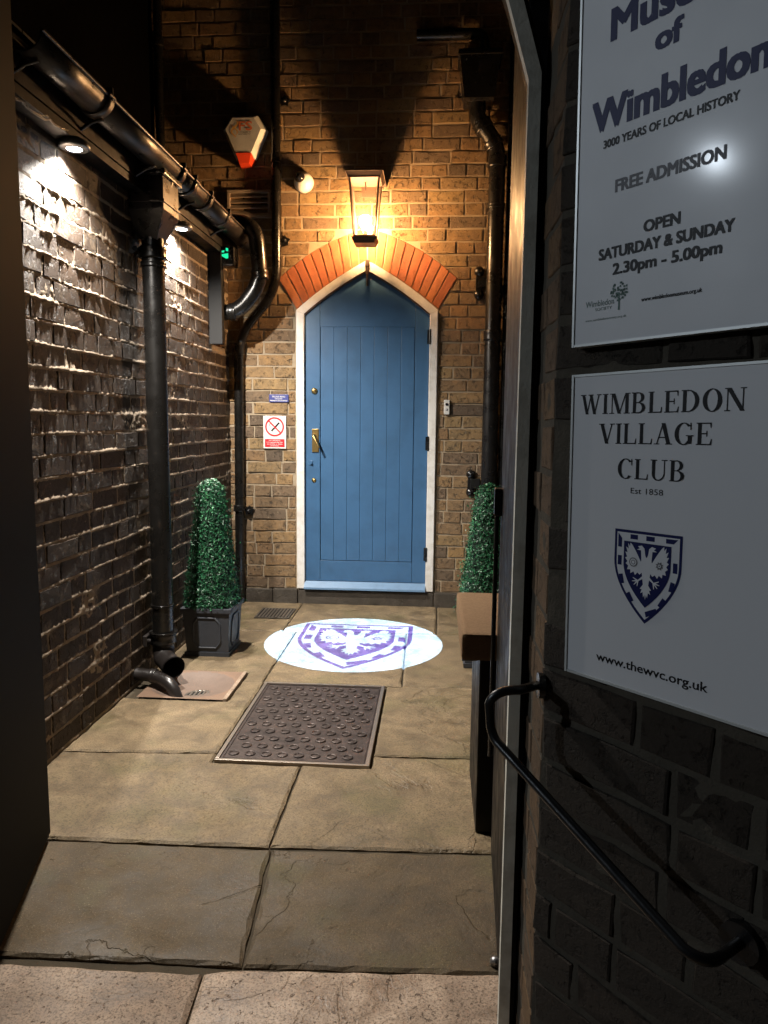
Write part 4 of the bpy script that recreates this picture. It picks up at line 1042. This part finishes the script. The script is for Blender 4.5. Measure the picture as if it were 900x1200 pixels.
# ------------------------------------------------------------------ crest shared by the sign and the projector slide
def shield(s, n=14):
    cy_ = -.50; P = []
    def sx(y):
        if y > -.42: return .5
        t_ = (-y-.42)/.80; return .5*(1-t_**1.85)
    ys = [0, -.2, -.42]+[-.42-.80*i/n for i in range(1, n+1)]
    R = [(sx(y), y) for y in ys]; Lf = [(-x, y) for x, y in R[:-1]][::-1]
    return [(x*s, cy_+(y-cy_)*s) for x, y in R+Lf]
def crest_layers():
    L = [(shield(1.0), 1), (shield(.925), 0)]
    mid = shield(.825, 14)
    # dashes along the border
    def dash(x, y, ang, l, w_=.062):
        c_, s_ = cos(ang), sin(ang)
        return [(x+c_*a-s_*b, y+s_*a+c_*b) for a, b in ((-l/2,-w_/2),(l/2,-w_/2),(l/2,w_/2),(-l/2,w_/2))]
    L += [(dash(-.20,-.085,0,.115),1),(dash(.045,-.085,0,.125),1),([(.27,-.055),(.44,-.055),(.38,-.115),(.27,-.115)],1),
          ([(-.445,-.05),(-.385,-.12),(-.385,-.24),(-.445,-.24)],1)]
    for y, l in ((-.42,.13),):
        L += [(dash(-.413,y,pi/2,l),1),(dash(.413,y,pi/2,l),1)]
    L += [(dash(-.375,-.67,pi/2+.22,.13),1),(dash(.375,-.67,pi/2-.22,.13),1),(dash(-.235,-.90,pi/2+.55,.13),1),(dash(.245,-.90,pi/2-.55,.13),1),([(.0,-1.06),(.16,-.985),(.19,-1.035),(.02,-1.13)],1)]
    inner = [(x*1.0, y) for x, y in shield(.70)]
    L.append((inner, 1))
    # double headed eagle
    wing = [(-.03,-.32),(-.085,-.40),(-.125,-.33),(-.17,-.26),(-.22,-.19),(-.25,-.165),(-.255,-.215),(-.285,-.175),(-.275,-.25),(-.315,-.225),(-.29,-.30),(-.325,-.295),(-.295,-.36),(-.325,-.375),(-.29,-.42),(-.315,-.45),(-.275,-.48),(-.29,-.53),(-.24,-.525),(-.235,-.575),(-.19,-.545),(-.165,-.59),(-.13,-.55),(-.095,-.575),(-.05,-.53),(0,-.53),(0,-.34)]
    body = [(0,-.35),(-.03,-.30),(-.04,-.235),(-.09,-.235),(-.150,-.215),(-.105,-.195),(-.145,-.17),(-.08,-.165),(-.035,-.185),(-.015,-.215)][:0]+[(0,-.36),(-.022,-.30),(-.035,-.22),(-.075,-.185),(-.135,-.20),(-.105,-.225),(-.150,-.245),(-.085,-.25),(-.078,-.34),(-.07,-.50),(-.052,-.62),(-.04,-.70),(-.085,-.76),(-.055,-.765),(-.075,-.82),(-.04,-.80),(-.03,-.87),(-.012,-.83),(0,-.90)]
    def thin(x0, y0, x1, y1, w_=.022):
        dx, dy = x1-x0, y1-y0; L_ = sqrt(dx*dx+dy*dy); a_, b_ = -dy/L_*w_/2, dx/L_*w_/2
        return [(x0+a_,y0+b_),(x0-a_,y0-b_),(x1-a_*.4,y1-b_*.4),(x1+a_*.4,y1+b_*.4)]
    talons = [thin(-.04,-.60,-.125,-.665,.035), thin(-.12,-.66,-.195,-.625), thin(-.12,-.66,-.205,-.675), thin(-.12,-.66,-.175,-.72), thin(-.115,-.66,-.125,-.735)]
    for P in [wing, body]+talons:
        L.append((P, 0)); L.append(([(-x, y) for x, y in P], 0))
    def ringp(cx_, cy_, r0, r1, n=18):
        return [(cx_+r1*cos(2*pi*i/n), cy_+r1*sin(2*pi*i/n)) for i in range(n)], [(cx_+r0*cos(2*pi*i/n), cy_+r0*sin(2*pi*i/n)) for i in range(n)]
    a, b = ringp(-.195,-.42,.048,.062); L += [(a,2),(b,0)]; a, b = ringp(-.195,-.42,.022,.032); L += [(a,2),(b,0)]
    st_ = [((.058 if i%2 else .036)*cos(2*pi*i/16)+.195, (.058 if i%2 else .036)*sin(2*pi*i/16)-.42) for i in range(16)]
    L += [(st_,2)]; a, b = ringp(.195,-.42,.012,.022); L += [(a,0),(b,2)]
    return L
CREST = crest_layers()

# ------------------------------------------------------------------ notice boards on the outer wall
def board(s0, s1, z0, z1, label, th=.012):
    r = empty('notice_board', P0+DR*s0+Vector((0,0,z0))-DN*.012, frame(DR, DN), label, 'sign', 'notice boards on the outer wall')
    w_, h_ = s1-s0, z1-z0
    q = MB(); q.box((0,0,0),(w_,h_,th)); q.build('board_face', M_SIGN, r)
    q = MB(); e_ = .0035
    q.box((-e_,-e_,-.006),(0-.0002,h_+e_,th+.002)); q.box((w_+.0002,-e_,-.006),(w_+e_,h_+e_,th+.002)); q.box((0,-e_,-.006),(w_,-.0002,th+.0015)); q.box((0,h_+.0002,-.006),(w_,h_+e_,th+.0015))
    q.build('board_edge', M_SIGNEDGE, r)
    return r, th
b1, th = board(-.004, .416, 1.297, 1.890, 'upper white museum notice board with opening times, the higher of the two')
b1.rotation_euler.rotate_axis('Z', radians(1.1))
fl = lambda th: (lambda x, y, z: (x, y, th+z))
B1 = fl(th); s1 = .006
def T1(s, M, a, b, z, h, fat=.0, name='lettering'): text_mesh(s, M, a+s1, b+s1, z-1.297, h, 0.0, parent=b1, basis=B1, z=.0004, name=name, fat=fat)
T1('Museum', M_NAVY, .042, .228, 1.680, .040, .0022)
T1('of', M_NAVY, .108, .143, 1.642, .028, .0018)
T1('Wimbledon', M_NAVY, .016, .250, 1.572, .040, .0022)
T1('3000 YEARS OF LOCAL HISTORY', M_INK, .034, .218, 1.548, .0105, .0005)
T1('FREE ADMISSION', M_GREYINK, .055, .205, 1.488, .016, .0009)
T1('OPEN', M_INK, .100, .150, 1.428, .0145, .0009)
T1('SATURDAY & SUNDAY', M_INK, .032, .219, 1.405, .0145, .0009)
T1('2.30pm - 5.00pm', M_INK, .055, .205, 1.383, .0145, .0009)
T1('www.wimbledonmuseum.org.uk', M_INK, .100, .183, 1.342, .0052, .0002, 'small_lettering')
T1('Wimbledon', M_GREENINK, .012, .058, 1.345, .0085, .0, 'small_lettering')
T1('SOCIETY', M_GREENINK, .028, .055, 1.339, .004, .0, 'small_lettering')
T1('www.wimbledonsociety.org.uk', M_GREENINK, .012, .078, 1.326, .0030, .0, 'small_lettering')
q = MB(); rg3 = random.Random(2)
cx_, cz_ = .066+s1, 1.358-1.297
for i in range(60):
    a = rg3.uniform(0, 2*pi); r_ = .013*sqrt(rg3.random()); x = cx_+r_*cos(a); y = cz_+r_*sin(a)*.9+.002; s_ = .0013
    q.add([B1(x-s_,y-s_,.0005),B1(x+s_,y-s_,.0005),B1(x+s_,y+s_,.0005),B1(x-s_,y+s_,.0005)],[(0,1,2,3)])
q.add([B1(cx_-.0015,cz_-.022,.0006),B1(cx_+.0015,cz_-.022,.0006),B1(cx_+.0008,cz_,.0006),B1(cx_-.0008,cz_,.0006)],[(0,1,2,3)])
q.build('tree_emblem', M_GREENINK, b1, fix=False)

b2, th = board(.007, .304, .830, 1.252, 'lower white village club notice board with navy shield crest')
b2.rotation_euler.rotate_axis('Z', radians(1.1))
B2 = fl(th); s2 = -.004
# hand made serif capitals
def glyph(ch):
    """returns (list of polygons, width) with cap height 1; thick stem T, thin stroke t, serif s"""
    T, t_, sh = .17, .055, .045
    P = []
    def rect(x0, y0, x1, y1): P.append([(x0,y0),(x1,y0),(x1,y1),(x0,y1)])
    def serif(x0, x1, top): rect(x0, 1-sh if top else 0, x1, 1 if top else sh)
    def stem(x, w_=T, s0=True, s1_=True, ex=.07):
        rect(x, sh*.5, x+w_, 1-sh*.5)
        if s0: serif(x-ex, x+w_+ex, False)
        if s1_: serif(x-ex, x+w_+ex, True)
    def diag(xa, ya, xb, yb, w_): P.append([(xa-w_/2,ya),(xa+w_/2,ya),(xb+w_/2,yb),(xb-w_/2,yb)])
    def crescent(cx, cy, rx, ry, tx, a0, a1, n=14, ty=.05):
        for i in range(n):
            a = a0+(a1-a0)*i/n; b = a0+(a1-a0)*(i+1)/n
            P.append([(cx+rx*cos(a),cy+ry*sin(a)),(cx+rx*cos(b),cy+ry*sin(b)),(cx+(rx-tx)*cos(b),cy+(ry-ty)*sin(b)),(cx+(rx-tx)*cos(a),cy+(ry-ty)*sin(a))])
    if ch == 'I': stem(.08); return P, .33
    if ch == 'L': stem(.08); rect(.25,0,.68,sh+.01); P.append([(.62,0),(.70,0),(.72,.27),(.68,.27)]); return P, .74
    if ch == 'E':
        stem(.08); rect(.25,0,.66,sh+.01); P.append([(.60,0),(.70,0),(.72,.26),(.68,.26)]); rect(.25,1-sh-.01,.64,1); P.append([(.60,1),(.68,1),(.68,.76),(.645,.76)])
        rect(.25,.48,.50,.48+t_); rect(.47,.38,.505,.64); return P, .75
    if ch == 'D': stem(.08); crescent(.34,.5,.50,.5,T+.02,-pi/2,pi/2); rect(.22,0,.36,.05); rect(.22,.95,.36,1); return P, .90
    if ch == 'B': stem(.08); crescent(.38,.755,.29,.245,T,-pi/2,pi/2); crescent(.38,.265,.35,.265,T,-pi/2,pi/2); rect(.22,0,.40,.05); rect(.22,.95,.40,1); rect(.22,.49,.40,.53); return P, .80
    if ch == 'O': crescent(.46,.5,.43,.515,T+.02,0,2*pi,28); return P, .92
    if ch in 'CG':
        crescent(.46,.5,.43,.515,T+.02,pi*.24,2*pi-pi*.24,24); P.append([(.76,1.0),(.80,1.0),(.80,.68),(.76,.68)])
        if ch == 'G': rect(.66,.05,.66+T,.44); rect(.57,.44-sh,.92,.44); return P, .95
        return P, .86
    if ch == 'U':
        rect(.10,.3,.10+T,1); serif(.02,.36,True); rect(.70,.3,.70+t_,1); serif(.58,.88,True)
        for i in range(12):
            a = pi+pi*i/12; b = pi+pi*(i+1)/12
            f = lambda an: T+(t_-T)*(an-pi)/pi
            P.append([(.4275+.3275*cos(a),.32+.335*sin(a)),(.4275+.3275*cos(b),.32+.335*sin(b)),(.4275+(.3275-f(b))*cos(b),.32+(.335-.055)*sin(b)),(.4275+(.3275-f(a))*cos(a),.32+(.335-.055)*sin(a))])
        return P, .90
    if ch == 'N': rect(.10,0,.10+t_,1); serif(.0,.26,False); serif(-.0,.20,True); diag(.17,1,.78,0,T+.03); rect(.76,0,.76+t_,1); serif(.66,.92,True); return P, .93
    if ch == 'M': rect(.12,0,.12+t_,1); serif(.0,.28,False); serif(.02,.26,True); diag(.22,1,.56,0,T+.01); diag(.90,1,.56,0,t_+.01); rect(.88,0,.88+T,1); serif(.80,1.14,False); serif(.88,1.14,True); return P, 1.14
    if ch == 'V': diag(.17,1,.47,0,T+.02); diag(.74,1,.47,0,t_+.01); serif(.0,.34,True); serif(.62,.88,True); return P, .88
    if ch == 'A': diag(.44,1,.72,0,T+.02); diag(.43,1,.14,0,t_+.01); serif(.0,.28,False); serif(.56,.90,False); rect(.25,.30,.60,.30+t_); return P, .90
    if ch == 'W': diag(.16,1,.40,0,T); diag(.62,1,.40,0,t_+.01); diag(.60,1,.84,0,T); diag(1.08,1,.84,0,t_+.01); serif(.0,.32,True); serif(.46,.76,True); serif(.96,1.22,True); return P, 1.22
    return P, .4
def serif_text(s, x0, x1, y0, h, parent, basis, M, name='serif_lettering'):
    tot = 0; G = []
    for ch in s: P, w_ = glyph(ch); G.append((P, tot)); tot += w_+.07
    tot -= .07; k = (x1-x0)/tot; q = MB()
    for i, (P, ox) in enumerate(G):
        for j, pl in enumerate(P):
            A = sum(pl[a][0]*pl[(a+1)%len(pl)][1]-pl[(a+1)%len(pl)][0]*pl[a][1] for a in range(len(pl)))
            if A < 0: pl = pl[::-1]
            q.add([basis(x0+(ox+p[0])*k, y0+p[1]*h, .0004+.00002*j) for p in pl], [list(range(len(pl)))])
    return q.build(name, M, parent, fix=False)
serif_text('WIMBLEDON', .016+s2, .252+s2, 1.200-.830, .0270, b2, B2, M_INK)
serif_text('VILLAGE', .048+s2, .213+s2, 1.160-.830, .0270, b2, B2, M_INK)
serif_text('CLUB', .080+s2, .180+s2, 1.114-.830, .0265, b2, B2, M_INK)
text_mesh('Est 1858', M_INK, .102+s2, .150+s2, 1.095-.830, .008, .0, parent=b2, basis=B2, z=.0004, name='small_lettering')
text_mesh('www.thewvc.org.uk', M_INK, .055+s2, .222+s2, .8565-.830, .0125, .015, parent=b2, basis=B2, z=.0004)
cw = .100
for ci, (cname, M) in enumerate((('crest_navy', M_NAVY), ('crest_white', M_SIGN), ('crest_rings', M_GREYINK), ('crest_rose', M_GREYINK))):
    q = MB(); colr = {0: 1, 1: 0, 2: 2, 3: 2}[ci]
    for k, (P, c_) in enumerate(CREST):
        if c_ != colr: continue
        if ci >= 2 and (P[0][0] > 0) != (ci == 3): continue
        A = sum(P[a][0]*P[(a+1)%len(P)][1]-P[(a+1)%len(P)][0]*P[a][1] for a in range(len(P)))
        if A < 0: P = P[::-1]
        q.add([B2(.130+s2+x*cw, 1.046-.830+y*cw, .0003+.00004*k) for x, y in P], [list(range(len(P)))])
    q.build(cname, M, b2, fix=False)

# ------------------------------------------------------------------ logo projector high over the alley, throwing the crest on the floor
PX, PY, PZ, PD = -.425, 3.845, 3.55, .15
FR = .480
pj = empty('logo_projector', (PX, PY, PZ), None, 'black ceiling projector throwing the blue shield crest on the floor', 'projector')
gr_ = FR*PD/PZ
kk = PD/PZ
pts_n = 260
xs = (np.arange(pts_n)+.5)/pts_n*2*gr_-gr_
X, Y = np.meshgrid(xs, xs)
FX, FYY = X/kk, Y/kk           # on the floor, metres from the centre
SWd = .625
U = (FX-(-.003))/SWd; V = (FYY-.345)/SWd/1.02
img = np.zeros(X.shape, int)
def inpoly(P, U, V):
    ins = np.zeros(U.shape, bool); n = len(P)
    for i in range(n):
        x1_, y1_ = P[i]; x2_, y2_ = P[(i+1)%n]
        if y1_ == y2_: continue
        c_ = ((y1_ > V) != (y2_ > V)) & (U < (x2_-x1_)*(V-y1_)/(y2_-y1_)+x1_); ins ^= c_
    return ins
for P, c_ in CREST: img[inpoly(P, U, V)] = 1 if c_ else 0
vs = []; fs = []; mi = []
st2 = 2*gr_/pts_n
for j in range(pts_n):
    y0 = -gr_+j*st2; i = 0
    hw = gr_*gr_-((j+.5)*st2-gr_)**2; hw = sqrt(max(hw, 0)); a0 = max(0, int((gr_-hw)/st2)); a1 = min(pts_n, int((gr_+hw)/st2)+1)
    i = a0
    while i < a1:
        c_ = img[j, i]; k = i
        while k < a1 and img[j, k] == c_: k += 1
        n = len(vs); xa, xb = -gr_+i*st2, -gr_+k*st2
        vs += [(xa,y0,-PD),(xb,y0,-PD),(xb,y0+st2,-PD),(xa,y0+st2,-PD)]; fs.append((n,n+1,n+2,n+3)); mi.append(int(c_)); i = k
me = bpy.data.meshes.new('glass_slide'); me.from_pydata(vs, [], fs); me.materials.append(M_GOBO_C); me.materials.append(M_GOBO_B)
me.polygons.foreach_set('material_index', mi); me.update(); link('glass_slide', me, pj)
q = MB(); q.lathe([(gr_,-PD-.001),(.055,-PD-.001),(.055,-PD+.001),(gr_,-PD+.001)], 64); q.build('slide_holder', M_DARK, pj)
q = MB(); q.lathe([(.055,-PD-.03),(.058,-PD-.03),(.058,.06),(.0,.06)], 28); q.lathe([(.055,-PD-.03),(.055,.055)], 28); q.build('projector_housing', M_IRON, pj)
q = MB(); q.tube([(.05,0,0),(RX-PX,0,.02)], .015, 10); q.build('projector_arm', M_IRON, pj)
ld = bpy.data.lights.new('projector_beam', 'SPOT'); ld.energy = P_PROJ; ld.color = (.25,.50,1.0); ld.spot_size = radians(22); ld.spot_blend = 0.05; ld.shadow_soft_size = .0
lo = bpy.data.objects.new('projector_beam', ld); COL.objects.link(lo); lo.parent = pj

# ------------------------------------------------------------------ street lamp behind the viewer (its reflection shows on the upper board)
SLP = Vector((-8.7,-.63,4.40))
sl = empty('street_lamp', (SLP.x, SLP.y, -.6), None, 'grey street lamp post standing out in the street', 'street lamp')
q = MB(); q.tube([(-.9,0,0),(-.9,0,1.2),(-.9,0,5.1)], [.08,.06,.045], 14); q.tube([(-.9,0,5.08),(-.1,0,5.13)], .03, 10); q.build('lamp_post', M_IRON, sl)
q = MB(); q.box((-.25,-.11,5.08),(.22,.11,5.16), bev=.02); q.build('lamp_head', M_IRON, sl)
q = MB(); q.box((-.10,-.07,5.06),(.10,.07,5.078)); q.build('lamp_glass', M_STREETL, sl)
ld = bpy.data.lights.new('street_light', 'POINT'); ld.energy = P_STREET; ld.color = (.80,.90,1.0); ld.shadow_soft_size = .055
lo = bpy.data.objects.new('street_light', ld); COL.objects.link(lo); lo.parent = sl; lo.location = (0,0,4.93)
